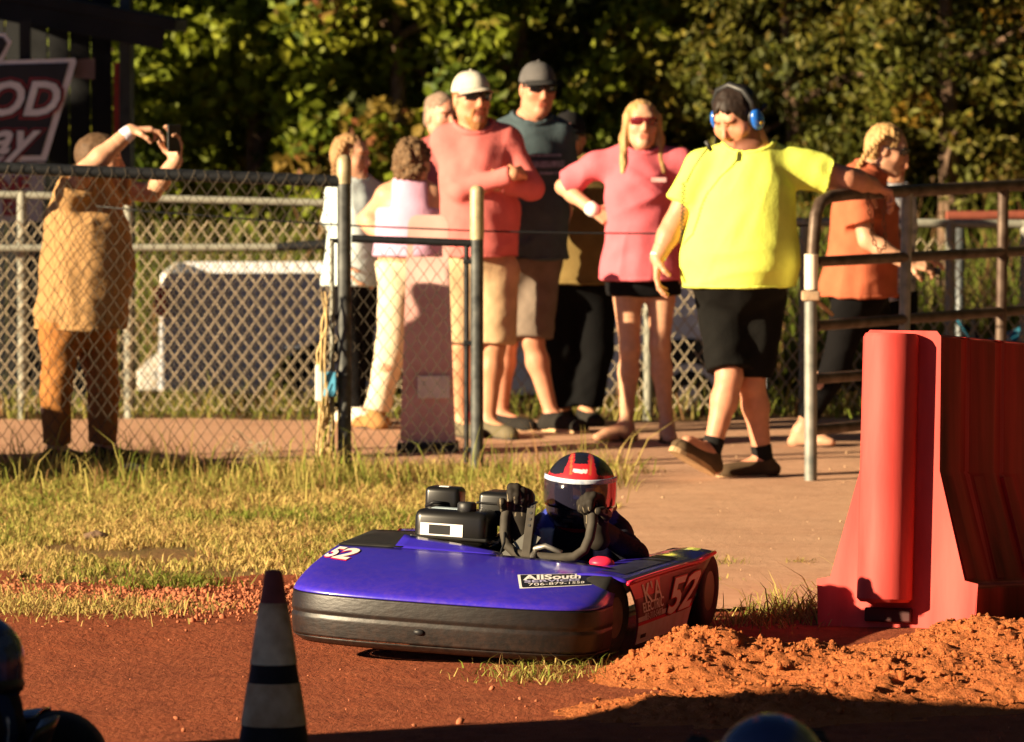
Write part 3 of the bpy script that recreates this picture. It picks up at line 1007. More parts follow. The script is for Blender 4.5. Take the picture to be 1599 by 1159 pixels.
# red rail seen over the far fence on the right
rr = thing('red_rail', 'rusty red rail behind the far fence at the right edge', 'rail', (*at(1540, 336, 35.5)[:2], float(terrain(0, 35.5))))
auto_smooth(MB().tube([at(1478, 338, 35.5), at(1680, 336, 35.6)], .03, 10).build('rail', mat('rusty red paint', (.24, .065, .04), .7, .25, 14), rr, True))
for qx in (1500, 1660):
    p = at(qx, 338, 35.55); MB().tube([A3(p[0], p[1] + .03, -.5), A3(p[0], p[1] + .03, p[2])], .025, 8).build('post', M_GALV, rr, True)

# ---------------------------------------------------------------- pipe gate on the right
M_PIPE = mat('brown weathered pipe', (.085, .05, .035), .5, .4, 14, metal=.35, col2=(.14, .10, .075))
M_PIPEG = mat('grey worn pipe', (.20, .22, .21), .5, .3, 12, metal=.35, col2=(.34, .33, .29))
g0 = gnd(1266, 757); g1 = gnd(1266, 757)
gdir = unit(A3(1.0, 1.32, 0))
def gp(px, py):                                   # point of the gate plane under a photo pixel
    r = ray(px, py); n = np.array([-gdir[1], gdir[0], 0]); o = np.array([0, 0, CAMH])
    return o + r * (((g0 - o) @ n) / (r @ n))
pg = thing('pipe_gate', 'brown and grey steel pipe gate behind the red barrier', 'gate', g0)
PR = .029
arc = [gp(1266, 470), gp(1268, 420), gp(1271, 370), gp(1274, 335), gp(1281, 316), gp(1296, 307), gp(1330, 303), gp(1599, 289), gp(1760, 281)]
auto_smooth(MB().tube(arc, PR, 12).build('top_rail', M_PIPE, pg, True))
auto_smooth(MB().tube([g0 + A3(0, 0, -.02), gp(1266, 465)], PR, 12).build('hinge_post', M_PIPEG, pg, True))
auto_smooth(MB().tube([gp(1267, 452), gp(1267, 397)], PR + .003, 12).build('tape_band', mat('white tape', (.80, .70, .55), .5, .08, 20), pg, True))
for (a, b, c) in ((1282, 409, 392), (1282, 509, 484), (1280, 592, 566), (1278, 672, 640)):
    auto_smooth(MB().tube([gp(a - 8, b), gp(1599, c), gp(1700, c - 6)], PR * .86, 10).build('rail', M_PIPE, pg, True))
for (xa, ya, xb, yb) in ((1417, 300, 1408, 700), (1567, 292, 1560, 690)):
    auto_smooth(MB().tube([gp(xa, ya), gp(xb, yb)], .027, 10).build('upright', M_PIPEG if xa < 1500 else M_PIPE, pg, True))
latch = MB().tube([gp(1262, 462), gp(1285, 478), gp(1300, 492)], [.012, .012, .01], 8).box(gp(1266, 462), (.085, .07, .045), bev=.008)
latch.build('latch', mat('rusty latch', (.40, .27, .17), .7, .4, 30, metal=.2), pg, True)
# chain hanging over the top rail
ch = thing('chain', 'thin rusty chain looped over the top pipe of the gate', 'chain', gp(1368, 305))
lk = []
path_px = [(1356, 303), (1354, 318), (1358, 335), (1362, 350), (1360, 365), (1366, 382), (1374, 392), (1382, 384), (1381, 365), (1379, 345), (1380, 325), (1381, 304)]
for i in range(len(path_px) - 1):
    a, b = gp(*path_px[i]) + A3(0, -.045, 0), gp(*path_px[i + 1]) + A3(0, -.045, 0)
    n_ = 2
    for j in range(n_):
        u0, u1 = a + (b - a) * j / n_, a + (b - a) * (j + 1.15) / n_
        X = unit(u1 - u0); Yv = unit(np.cross(X, A3(0, 1, 0))) if (i * n_ + j) % 2 else A3(0, 1, 0)
        L2 = np.linalg.norm(u1 - u0) / 2
        ring = [(u0 + u1) / 2 + X * L2 * math.cos(t_) + Yv * .008 * math.sin(t_) for t_ in np.linspace(0, 2 * math.pi, 9)[:-1]]
        lk.append(ring)
for ring in lk:
    MB().tube(ring, .0028, 4, closed=True).build('link', mat('rusty chain', (.22, .10, .05), .7, .3, 30, metal=.3), ch, True)

# ---------------------------------------------------------------- red water-filled barrier
M_RED = mat('faded red plastic', (.62, .060, .052), .6, .34, 7, spec=.18, col2=(.72, .10, .088), bump=.05, bscale=25, stretch=(1, 1, .16))
M_SCUFF = mat('black scuffs', (.05, .006, .006), .6, .3, 12)
M_STAIN = mat('red plastic smeared with rubber', (.03, .004, .004), .7, .3, 3.2, spec=.12, col2=(.72, .055, .05), stretch=(1, 1, .2), detail=8)
def barrier(label, cx, cy, yaw, length, dip, group=None):
    t = thing('road_barrier', label, 'barrier', (cx, cy, 0), group)
    e = unit(A3(math.sin(yaw), math.cos(yaw), -math.tan(dip)))
    c = unit(A3(math.cos(yaw), -math.sin(yaw), 0)); u = np.cross(c, e)
    o = A3(cx, cy, 0)
    def prof(ins):
        return [(-.285, -.06), (-.285, .165), (-.238, .175), (-.135 - ins * .2, .565), (-.128, 1.035), (-.118, 1.047), (.118, 1.047), (.128, 1.035),
                (.135 + ins * .2, .565), (.238, .175), (.285, .165), (.285, -.06)]
    def rec(ins):
        p = prof(0)
        q = [list(v) for v in p]
        for i in (3, 4): q[i][0] += ins
        for i in (7, 8): q[i][0] -= ins
        q[2][0] += ins * .3; q[9][0] -= ins * .3
        return [tuple(v) for v in q]
    st = [(0, 0), (.30, 0), (.315, .014), (.40, .014), (.415, 0), (.75, 0), (.765, .014), (.86, .014), (.875, 0), (1.2, 0), (1.215, .014), (1.3, .014), (1.315, 0), (length, 0)]
    V, Fs = [], []
    npf = 12
    for s_, ins in st:
        for (x_, z_) in (prof(0) if ins == 0 else rec(ins)):
            V.append(o + e * s_ + c * x_ + u * z_)
    for i in range(len(st) - 1):
        for j in range(npf - 1):
            Fs.append((i * npf + j, i * npf + j + 1, (i + 1) * npf + j + 1, (i + 1) * npf + j))
    Fs.append(tuple(range(npf)))
    Fs.append(tuple((len(st) - 1) * npf + j for j in range(npf - 1, -1, -1)))
    ob = mk('shell', V, Fs, [M_RED, M_STAIN], t)
    for pl in ob.data.polygons:                 # the flanks are smeared with black rubber, the ends are not
        if abs(pl.normal.dot(Vector(e))) < .5 and pl.normal.z < .6: pl.material_index = 1
    bv = ob.modifiers.new('bevel', 'BEVEL'); bv.width = .010; bv.segments = 2; bv.limit_method = 'ANGLE'; bv.angle_limit = math.radians(40)
    auto_smooth(ob, 50)
    kx = -.035
    kn = MB().lathe(o - e * .032 + c * kx + u * .10, [(.085, 0), (.098, .012), (.098, .93), (.09, .945)], ax=(c, e, u), n=28)
    auto_smooth(kn.build('knuckle', M_RED, t, True), 40)
    MB().box(o - e * .012 + c * (kx + .01) + u * .055, (.17, .03, .05), (c, e, u), bev=.006).build('foot_slot', M_SCUFF, t)
    for k in range(3):                       # raised ribs down the sloping flank
        s0 = .05 + k * .40
        if s0 + .14 > length: break
        pts = []
        for sx in (1, -1):
            P_ = [o + e * (s0 + a) + c * sx * (x_ + .006) + u * z_ for a, x_, z_ in ((0, .135, .55), (.13, .135, .55), (.13, .234, .19), (0, .234, .19))]
            n_ = unit(np.cross(P_[1] - P_[0], P_[3] - P_[0])) * sx * -1
            mb = MB().add([q for q in P_] + [q + n_ * -.012 for q in P_], [(0, 1, 2, 3), (7, 6, 5, 4), (0, 4, 5, 1), (1, 5, 6, 2), (2, 6, 7, 3), (3, 7, 4, 0)])
            mb.build('flank_rib', M_STAIN, t)
    return t
bc = gnd(1399, 985)
barrier('red plastic road barrier standing end-on by the clay bank', bc[0], bc[1], math.radians(20), 1.8, math.radians(4.3))
barrier('red plastic road barrier added unseen left of the picture to shade the fence foot', -3.95, 28.2, math.radians(-28), 1.8, 0)  # added out of view to throw shade on the legs behind the fence

# ---------------------------------------------------------------- faded pink barricade board behind the gate
M_PINK = mat('faded red board', (.72, .36, .33), .6, .18, 4, col2=(.80, .50, .46))
bp = at(668, 692, 31.3); bp[2] = 0
bt = thing('barricade_board', 'faded pink barricade board with a slot handle behind the wire gate', 'barricade', bp)
s_ = 1e4 / 31.3
w0, w1, hh = 44 / s_, 31 / s_, at(668, 336, 31.3)[2]
def board(u_, v_, dy):
    return bp + A3(u_, dy + v_ * .04, v_)
sl = .20 * hh
ol = [(-w0, 0), (w0, 0), (w1, hh - .04), (w1 - .015, hh - .012), (w1 - .04, hh), (-w1 + .04, hh), (-w1 + .015, hh - .012), (-w1, hh - .04)]
th = .035
Xv, Yv, Zv = A3(1, 0, 0), unit(A3(0, .04, 1)), unit(A3(0, -1, .04))
zs0, zs1 = hh - .205, hh - .135
lw = w0 + (w1 - w0) * zs0 / (hh - .04); lw2 = w0 + (w1 - w0) * zs1 / (hh - .04)
MB().prism([(-w0, .03), (w0, .03), (lw, zs0), (-lw, zs0)], bp, Xv, Yv, Zv, th).build('panel', M_PINK, bt)
MB().prism([(-lw, zs0), (-lw + .03, zs0), (-lw2 + .03, zs1), (-lw2, zs1)], bp, Xv, Yv, Zv, th).build('handle_side', M_PINK, bt)
MB().prism([(lw - .03, zs0), (lw, zs0), (lw2, zs1), (lw2 - .03, zs1)], bp, Xv, Yv, Zv, th).build('handle_side', M_PINK, bt)
MB().prism([(-lw2, zs1), (lw2, zs1)] + ol[2:], bp, Xv, Yv, Zv, th).build('handle_top', M_PINK, bt)
MB().box(bp + A3(0, .03, .03), (w0 * 2.2, .26, .06), bev=.01).build('foot', mat('black rubber', (.018, .018, .018), .7, .2, 20), bt)
MB().box(bp + A3(.03, -.018, .33), (.16, .006, .11), bev=.002).build('white_patch', mat('worn white patch', (.78, .68, .64), .6, .2, 9), bt)

# ---------------------------------------------------------------- dark shed with the sign
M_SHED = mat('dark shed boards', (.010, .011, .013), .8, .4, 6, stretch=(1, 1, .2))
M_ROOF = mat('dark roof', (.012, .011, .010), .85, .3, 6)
YS = 36.2
sx0, sx1 = at(-70, 0, YS)[0], at(200, 0, YS)[0]
zt = float(terrain(0, YS))
shed = thing('shed', 'dark open-fronted shed with sloping roof behind the man in tan', 'shed', ((sx0 + sx1) / 2, YS + 1, zt))
nb = 7
for i in range(nb):
    xa = sx0 + (sx1 - sx0 - .12) * i / nb; xb = sx0 + (sx1 - sx0 - .12) * (i + 1) / nb - .006
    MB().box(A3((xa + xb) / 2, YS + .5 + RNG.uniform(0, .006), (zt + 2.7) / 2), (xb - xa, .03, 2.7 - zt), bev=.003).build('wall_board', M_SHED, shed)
MB().box(A3(sx1 - .02, YS + .04, (zt + 2.6) / 2), (.062, .09, 2.6 - zt), bev=.005).build('corner_post', mat('grey shed post', (.045, .05, .05), .7, .3, 10), shed)
MB().box(A3(at(178, 0, YS)[0], YS + .42, 1.62), (.055, .03, .5), bev=.004).build('red_board', mat('red board', (.62, .075, .05), .6, .15, 10), shed)
MB().box(A3(sx1 - .01, YS + .30, (zt + 2.6) / 2), (.03, .40, 2.6 - zt)).build('side_wall', M_SHED, shed)
R0, R1 = at(-200, -33, YS - .35), at(272, 54, YS - .35)
rd = unit(R1 - R0); ru = unit(np.cross(rd, A3(0, 1, 0)));  ru = ru if ru[2] > 0 else -ru
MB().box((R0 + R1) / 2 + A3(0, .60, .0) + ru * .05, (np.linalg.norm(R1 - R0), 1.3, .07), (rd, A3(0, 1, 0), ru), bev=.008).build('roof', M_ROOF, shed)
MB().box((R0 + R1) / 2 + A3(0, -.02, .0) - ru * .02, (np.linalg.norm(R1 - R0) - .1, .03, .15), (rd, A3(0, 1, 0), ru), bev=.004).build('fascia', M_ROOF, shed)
M_SIGNW = mat('sign white', (.62, .60, .60), .6, .1, 12)
M_SIGNK = mat('sign black', (.012, .011, .012), .5, .2, 12)
M_SIGNR = mat('sign dark red', (.22, .025, .03), .6, .2, 12)
YG = 35.4
sg = thing('track_sign', 'black slanted sign board with white outline and lettering on the shed', 'sign', at(0, 250, YG))
def sgp(px, py, dy=0.0): return at(px, py, YG + dy)
def poly_px(name, pts, dy, m, parent, th=.02):
    P_ = [sgp(a, b, dy) for a, b in pts]
    n_ = len(P_)
    V = P_ + [q + A3(0, th, 0) for q in P_]
    mk(name, V, [tuple(range(n_)), tuple(range(2 * n_ - 1, n_ - 1, -1))] + [((i + 1) % n_, i, n_ + i, n_ + (i + 1) % n_) for i in range(n_)], m, parent)
poly_px('border', [(-300, 104), (117, 91), (119, 97), (72, 251), (-300, 258)], 0, M_SIGNW, sg)
poly_px('face', [(-300, 110), (108, 98), (64, 243), (-300, 249)], -.006, M_SIGNK, sg, .012)
poly_px('crest_border', [(-300, 40), (8, 52), (18, 66), (4, 95), (-300, 104)], .004, M_SIGNW, sg)
poly_px('crest', [(-300, 46), (4, 58), (11, 68), (-1, 90), (-300, 98)], -.003, M_SIGNK, sg, .012)
def sgfn(cx, cy, dy, sh=0.0):
    s = YG / FPX
    o = sgp(cx, cy, dy)
    return lambda x, y, l: o + A3(x * s, -l, y * s)
text_on('lettering', 'OD', 74, sgfn(30, 157, -.012), M_SIGNR, sg, bold=7.5, shear=.28)
text_on('lettering', 'OD', 74, sgfn(30, 157, -.014), M_SIGNK, sg, bold=4.6, shear=.28)
text_on('lettering', 'OD', 74, sgfn(30, 157, -.016), M_SIGNW, sg, bold=1.8, shear=.28)
text_on('lettering', 'ay', 74, sgfn(12, 217, -.012), M_SIGNR, sg, bold=6.0, shear=.5)
text_on('lettering', 'ay', 74, sgfn(12, 217, -.014), M_SIGNK, sg, bold=4.0, shear=.5)
text_on('lettering', 'ay', 74, sgfn(12, 217, -.016), M_SIGNW, sg, bold=1.6, shear=.5)
poly_px('lower_board', [(-300, 256), (70, 253), (66, 346), (-300, 350)], .002, mat('sign grey', (.34, .32, .33), .6, .15, 12), sg)
text_on('lettering', 'NE', 40, sgfn(20, 292, -.006), M_SIGNR, sg, bold=1.6)
text_on('lettering', 'ES', 34, sgfn(20, 325, -.006), M_SIGNR, sg, bold=1.6)
poly_px('small_plate', [(120, 93), (148, 91), (148, 124), (116, 122)], .05, mat('dull plate', (.12, .075, .065), .7, .2, 12), sg)
for qx in (-120, 40):
    p = sgp(qx, 200, .06); MB().box(A3(p[0], p[1], (p[2] + .3) / 2), (.06, .05, p[2] + .9)).build('sign_post', M_SHED, sg)

# ---------------------------------------------------------------- pickup truck behind the far fence
M_SILV = mat('silver paint', (.66, .69, .76), .4, .06, 4, metal=.0, coat=.3)
M_TYRE = mat('tyre rubber', (.016, .015, .015), .8, .25, 30)
M_GLASS = mat('dark glass', (.02, .025, .03), .12, .1, 5, spec=.6)
tb = at(246, 600, 37.3); tz = float(terrain(0, 37.3))
tr = thing('pickup_truck', 'silver pickup truck with red tail light behind the far fence', 'truck', (tb[0], 37.3, tz))
def tpt(a, d, z): return A3(tb[0] + a, 37.3 + d, tz + z)
LEN, WID, TOPZ = 3.55, 1.7, at(300, 427, 37.3)[2] - tz
side = [(0, .40), (.02, TOPZ - .06), (.07, TOPZ), (1.75, TOPZ), (1.78, TOPZ), (1.95, 1.5), (2.55, 1.5), (2.75, TOPZ), (3.45, TOPZ - .08), (3.55, .75), (3.55, .42), (3.42, .38), (3.36, .62), (2.84, .62), (2.75, .38), (1.5, .38), (1.35, .66), (.75, .66), (.6, .38)]
for nm, d0, d1 in (('body', 0, .06), ('body_far_side', WID - .06, WID)):
    MB().prism(side, tpt(0, (d0 + d1) / 2, 0), A3(1, 0, 0), A3(0, 0, 1), A3(0, 1, 0), .06).build(nm, M_SILV, tr)
MB().box(tpt(.04, WID / 2, (TOPZ + .45) / 2), (.05, WID - .1, TOPZ - .45), bev=.01).build('tailgate', mat('pale tailgate', (.70, .70, .70), .35, .05, 4), tr)
MB().box(tpt(.9, WID / 2, .62), (1.7, WID - .14, .05)).build('bed_floor', M_SILV, tr)
MB().box(tpt(2.25, WID / 2, 1.46), (.56, WID - .14, .05), bev=.02).build('cab_roof', M_SILV, tr)
MB().box(tpt(3.1, WID / 2, TOPZ - .1), (.7, WID - .13, .1), bev=.03).build('bonnet', M_SILV, tr)
MB().box(tpt(2.3, WID / 2, .8), (1.1, WID - .16, .7)).build('cab', M_SILV, tr)
MB().prism([(1.98, TOPZ + .02), (2.02, 1.44), (2.5, 1.44), (2.66, TOPZ + .02)], tpt(0, -.004, 0), A3(1, 0, 0), A3(0, 0, 1), A3(0, 1, 0), .012).build('side_window', M_GLASS, tr)
MB().box(tpt(.02, -.004, at(247, 470, 37.3)[2] - tz), (.075, .09, .17), bev=.015).build('tail_light', mat('tail light', (.60, .02, .02), .3, .1, 8), tr)
MB().box(tpt(-.06, WID / 2, .46), (.12, WID, .13), bev=.02).build('rear_bumper', mat('pale bumper', (.55, .53, .5), .4, .1, 8), tr)
for a in (1.05, 3.1):
    for d in (.10, WID - .10):
        w_ = MB().lathe(tpt(a, d, .36) - A3(0, .11, 0), [(.22, 0), (.34, .0), (.365, .03), (.365, .19), (.34, .22), (.22, .22)], ax=(A3(1, 0, 0), A3(0, 0, 1), A3(0, 1, 0)), n=24)
        wh = w_.build('wheel', M_TYRE, tr, True); auto_smooth(wh)
        auto_smooth(MB().lathe(tpt(a, d, .36) - A3(0, .115, 0), [(.02, 0), (.12, .01), (.2, .0), (.21, .03)], ax=(A3(1, 0, 0), A3(0, 0, 1), A3(0, 1, 0)), n=20).build('rim', M_SILV, wh, True))

# ---------------------------------------------------------------- teal camp chair beyond the far fence
M_TEAL = mat('teal canvas', (.015, .16, .26), .8, .2, 9)
cp = A3(at(1545, 530, 34.6)[0], 34.6, float(terrain(0, 34.6)))
cc = thing('camp_chair', 'teal canvas folding camp chair beyond the far fence', 'chair', cp)
zt_ = at(1545, 500, 34.6)[2] - cp[2]
def sheet_pts(a, b, c_, d, sag):
    a, b, c_, d = [np.array(q, float) + cp for q in (a, b, c_, d)]
    return lambda u, v: (a * (1 - u) + b * u) * (1 - v) + (d * (1 - u) + c_ * u) * v + A3(0, 0, -sag * 4 * u * (1 - u)) 
MB().sheet(sheet_pts((-.02, 0, zt_ - .17), (.40, .05, zt_ + .03), (.40, .5, zt_ + .05), (-.02, .5, zt_ - .15), .02), 8, 4, .008).build('seat', M_TEAL, cc, True)
MB().sheet(sheet_pts((-.20, .0, zt_ + .05), (-.03, .02, zt_ - .17), (-.03, .5, zt_ - .17), (-.20, .5, zt_ + .05), .02), 8, 4, .008).build('backrest', M_TEAL, cc, True)
MB().box(cp + A3(-.09, -.012, zt_ - .08), (.02, .01, .16)).build('trim', M_PALE, cc)
for (a, b) in (((-.18, 0), (.3, 0)), ((-.18, .5), (.3, .5)), ((.38, 0), (-.1, 0)), ((.38, .5), (-.1, .5))):
    MB().tube([cp + A3(a[0], a[1], 0), cp + A3(b[0], b[1], zt_ - .05)], .01, 6).build('leg', M_BLACKPIPE, cc, True)

# ---------------------------------------------------------------- worn traffic cone in the foreground
ct = at(427, 890, 17.0)
cb = A3(ct[0], 17.0, .004)
cone_t = thing('traffic_cone', 'worn striped traffic cone standing before the kart', 'cone', cb)
M_CK = mat('cone black band', (.012, .010, .010), .7, .3, 20)
M_CW = mat('grimy white sleeve', (.50, .28, .11), .75, .35, 11, col2=(.92, .78, .48))
M_CO = mat('grimy orange sleeve', (.55, .26, .09), .8, .35, 10, col2=(.85, .68, .40))
M_CT = mat('dark red cone tip', (.22, .06, .05), .7, .3, 14)
Hc = ct[2] - .004
def crad(z): return .024 + (Hc - z) * .152
def zpx(py): return at(427, py, 17.0)[2]
rows = [('base_collar', .03, zpx(1215), M_CO), ('dark_band', zpx(1215), zpx(1131), M_CK), ('reflective_sleeve', zpx(1131), zpx(1065), M_CO), ('dark_band', zpx(1065), zpx(1036), M_CK),
        ('reflective_sleeve', zpx(1036), zpx(941), M_CW), ('tip', zpx(941), zpx(890), M_CT)]
for nm, za, zb, m_ in rows:
    ex = .002 if 'sleeve' in nm else 0
    prof_ = [(crad(za) + ex, za), (crad((za + zb) / 2) + ex, (za + zb) / 2), (crad(zb) + ex, zb - (.006 if nm == 'tip' else 0))]
    if nm == 'tip': prof_.append((crad(zb) - .006, zb))
    auto_smooth(MB().lathe(A3(cb[0], cb[1], 0), prof_, n=32).build(nm, m_, cone_t, True), 30)
MB().box(A3(cb[0], cb[1], .018), (.36, .36, .030), bev=.008).build('base', M_CK, cone_t)

# ---------------------------------------------------------------- enclosed trailer added out of view to shade the foreground
tp = A3(-5.3, 13.5, 0)
tl = thing('shade_trailer', 'white enclosed trailer added unseen left of the picture to shade the foreground', 'trailer', tp)
tyw = 0.0
ex_, ey_ = A3(math.cos(tyw), -math.sin(tyw), 0), A3(math.sin(tyw), math.cos(tyw), 0)
axT = (ex_, ey_, A3(0, 0, 1))
MB().box(tp + A3(0, 0, 1.42), (1.9, 5.4, 2.1), axT, bev=.05).build('box_body', mat('trailer white', (.7, .7, .7), .4, .05, 4), tl)
MB().box(tp + A3(0, 0, .32), (1.7, 5.3, .12), axT).build('frame', M_BLACKPIPE, tl)
for sy in (-.45, .45):
    for sx in (-1, 1):
        auto_smooth(MB().lathe(tp + ex_ * sx * .86 + ey_ * sy + A3(0, 0, .33) - ex_ * .09, [(.15, 0), (.31, 0), (.33, .03), (.33, .15), (.31, .18), (.15, .18)], ax=(ey_, A3(0, 0, 1), ex_), n=22).build('wheel', M_TYRE, tl, True))
MB().tube([tp + ey_ * -2.6 + A3(0, 0, .35), tp + ey_ * -3.7 + A3(0, 0, .4)], .05, 8).build('tow_bar', M_BLACKPIPE, tl)
MB().tube([tp + ey_ * -3.5 + A3(0, 0, .0), tp + ey_ * -3.5 + A3(0, 0, .42)], .03, 8).build('jack', M_BLACKPIPE, tl)
# ================================================================ PEOPLE: builders
def hand_prims(W, d, n, thumb, hs=1.0, curl=(.35, .5, .4), spread=1.0, fat=1.0):
    """W wrist, d towards the knuckles, n the way the palm faces, thumb: +1 / -1 side"""
    W, d = np.asarray(W, float), unit(d)
    n = unit(np.asarray(n, float) - (np.asarray(n, float) @ d) * d)
    t = np.cross(d, n) * thumb
    P = []
    offs = (.028, .010, -.009, -.027)
    lens = ((.040, .026, .020), (.045, .029, .021), (.042, .027, .020), (.033, .020, .018))
    for o, ln, kl in zip(offs, lens, (.092, .095, .090, .082)):
        K = W + (d * kl + t * o * spread) * hs
        P.append(cone(W + (d * .012 + t * o * .55) * hs, K, .0165 * hs * fat, .0125 * hs * fat, .012))
        ang, q = 0.0, K
        for j in range(3):
            ang += curl[j] * (1 + .12 * (offs.index(o) - 1.5))
            q2 = q + (d * math.cos(ang) + n * math.sin(ang)) * ln[j] * hs
            r0 = (.0105, .0095, .0085)[j] * hs * fat
            P.append(cone(q, q2, r0, r0 * .9, .006))
            q = q2
    b = W + (d * .022 + t * .018) * hs
    b1 = b + unit(d * .55 + t * .75 + n * .35) * .045 * hs
    b2 = b1 + unit(d * .85 + t * .25 + n * (.35 + curl[1] * .5)) * .032 * hs
    b3 = b2 + unit(d * .8 - t * .15 + n * (.5 + curl[1])) * .024 * hs
    P += [cone(b, b1, .016 * hs * fat, .0125 * hs * fat, .012), cone(b1, b2, .0118 * hs * fat, .0105 * hs * fat, .006), cone(b2, b3, .0105 * hs * fat, .009 * hs * fat, .006)]
    return P

def stations(a, b, side, fwd, st, off=0.0, k=.05):
    """torso as a run of elliptical sections from a (t=0) to b (t=1); st: (t, half width, half depth, shift forward)"""
    P = []
    for s0, s1 in zip(st, st[1:]):
        p0 = a + (b - a) * s0[0] + fwd * s0[3]; p1 = a + (b - a) * s1[0] + fwd * s1[3]
        w0, w1 = s0[1] + off, s1[1] + off
        d0, d1 = s0[2] + off, s1[2] + off
        fl = ((d0 / w0) + (d1 / w1)) / 2
        P.append(cone(p0, p1, w0, w1, k, (fwd, fl)))
    return P

def head_geo(C, f, u, s=1.0, fat=0.0, beard=None, brow=(.3, .2, .13), lip=(.82, .5, .5), neck=None, stubble=None, open_eye=True):
    """head with a face around C; returns V, Q, tint"""
    C = np.asarray(C, float); f = unit(f); u = unit(np.asarray(u, float) - (np.asarray(u, float) @ f) * f); r = np.cross(f, u)
    ax = (r, f, u)
    def L(x, y, z): return C + (r * x + f * y + u * z) * s
    w = 1 + fat
    P = [ell(L(0, -.012, .030), np.array([.076, .097, .090]) * s, ax, .02),
         ell(L(0, .020, -.030), np.array([.064 * w, .070, .085]) * s, ax, .03),
         cone(L(-.048 * w, .0, -.060), L(-.012, .062, -.098), .022 * s * w, .020 * s, .03), cone(L(.048 * w, .0, -.060), L(.012, .062, -.098), .022 * s * w, .020 * s, .03),
         ell(L(0, .066, -.098), np.array([.024, .020, .018]) * s * (1 + .5 * fat), ax, .02),
         cone(L(-.030, .070, .033), L(.030, .070, .033), .016 * s, .016 * s, .02),
         cone(L(0, .084, .018), L(0, .103, -.026), .008 * s, .0115 * s, .010), ell(L(0, .094, -.034), np.array([.017, .013, .010]) * s, ax, .008),
         ell(L(-.040 * w, .055, -.022), np.array([.022, .020, .022]) * s * w, ax, .02), ell(L(.040 * w, .055, -.022), np.array([.022, .020, .022]) * s * w, ax, .02),
         cone(L(-.018, .081, -.060), L(.018, .081, -.060), .0075 * s, .0075 * s, .006), cone(L(-.015, .080, -.072), L(.015, .080, -.072), .0085 * s, .0085 * s, .006)]
    for sx in (-1, 1):
        P.append(ell(L(sx * .077 * (1 + fat * .4), -.008, -.006), np.array([.010, .020, .032]) * s, ax, .008))
    if fat > .1:
        P.append(ell(L(0, .030, -.115), np.array([.065 * w, .055, .035]) * s, ax, .03))
    if neck is not None:
        nb, nr = neck
        P.append(cone(L(0, -.018, -.055), nb, nr * .92, nr * 1.12, .035))
    D, lo, h, axs = field(P, .0050 * s)
    G = gridpts(axs)
    for sx in (-1, 1):
        e = ell(L(sx * .031, .090, .008), np.array([.019, .014, .011]) * s, ax)[0](G)
        D = np.maximum(D, -e)
        D = np.minimum(D, ell(L(sx * .031, .069, .008), np.array([.0135, .0135, .0125]) * s, ax)[0](G))
    V, Q = nets(D, lo, h)
    V = relax(V, Q, 1)
    q = ((V - C) @ np.array(ax).T) / s
    T = np.ones((len(V), 3))
    blush = np.exp(-((np.abs(q[:, 0]) - .04) ** 2 + (q[:, 2] + .03) ** 2) / .0009) * (q[:, 1] > .03)
    nose = np.exp(-(q[:, 0] ** 2 + (q[:, 2] + .028) ** 2) / .0005) * (q[:, 1] > .07)
    T *= 1 - (blush * .25 + nose * .22)[:, None] * np.array([.05, .55, .6])
    lipm = (np.abs(q[:, 0]) < .024) & (np.abs(q[:, 2] + .066) < .0125) & (q[:, 1] > .072)
    T[lipm] *= np.array(lip)
    br = (np.abs(q[:, 2] - .0265 - .08 * np.abs(np.abs(q[:, 0]) - .03)) < .0055) & (np.abs(np.abs(q[:, 0]) - .031) < .022) & (q[:, 1] > .05)
    T[br] = np.array(brow)
    ey = (np.hypot(np.abs(q[:, 0]) - .031, q[:, 2] - .008) < .0125) & (q[:, 1] > .06) & (q[:, 1] < .0835)
    if open_eye:
        T[ey & (np.abs(q[:, 2] - .008) < .006)] = (.8, .9, 1.0)
        T[ey & (np.hypot(np.abs(q[:, 0]) - .031, q[:, 2] - .008) < .0055)] = (.05, .05, .05)
    bm_ = (q[:, 1] > -.005) & (q[:, 2] < -.042 - .35 * np.clip(.075 - np.abs(q[:, 0]), -.02, .05) + np.clip(.045 - q[:, 1], 0, .06) * .55)
    mous = (np.abs(q[:, 2] + .049) < .0075) & (np.abs(q[:, 0]) < .030) & (q[:, 1] > .06)
    if stubble is not None:
        T[(bm_ | mous) & ~lipm & (q[:, 2] > -.13)] *= np.array(stubble)
    return V, Q, T, (L, ax)

def beard_part(L, ax, s, m, parent, length=.02, full=True):
    P = [cone(L(-.058, .005, -.045), L(-.030, .050, -.095), .016 * s, .022 * s, .02), cone(L(.058, .005, -.045), L(.030, .050, -.095), .016 * s, .022 * s, .02),
         ell(L(0, .062, -.105 - length * .4), np.array([.036, .026, .022 + length * .6]) * s, ax, .025)]
    if full:
        P.append(cone(L(-.026, .081, -.050), L(.026, .081, -.050), .0062 * s, .0062 * s, .005))
        P += [cone(L(-.030, .078, -.052), L(-.028, .070, -.085), .008 * s, .01 * s, .008), cone(L(.030, .078, -.052), L(.028, .070, -.085), .008 * s, .01 * s, .008)]
    V, Q = surf(P, .005, it=1)
    N = vnormals(V, Q); V = V + N * (.003 * fbm(V[:, 0] * 120, V[:, 1] * 120, V[:, 2] * 60, 2, 4))[:, None]
    mk('beard', V, Q, m, parent, True)

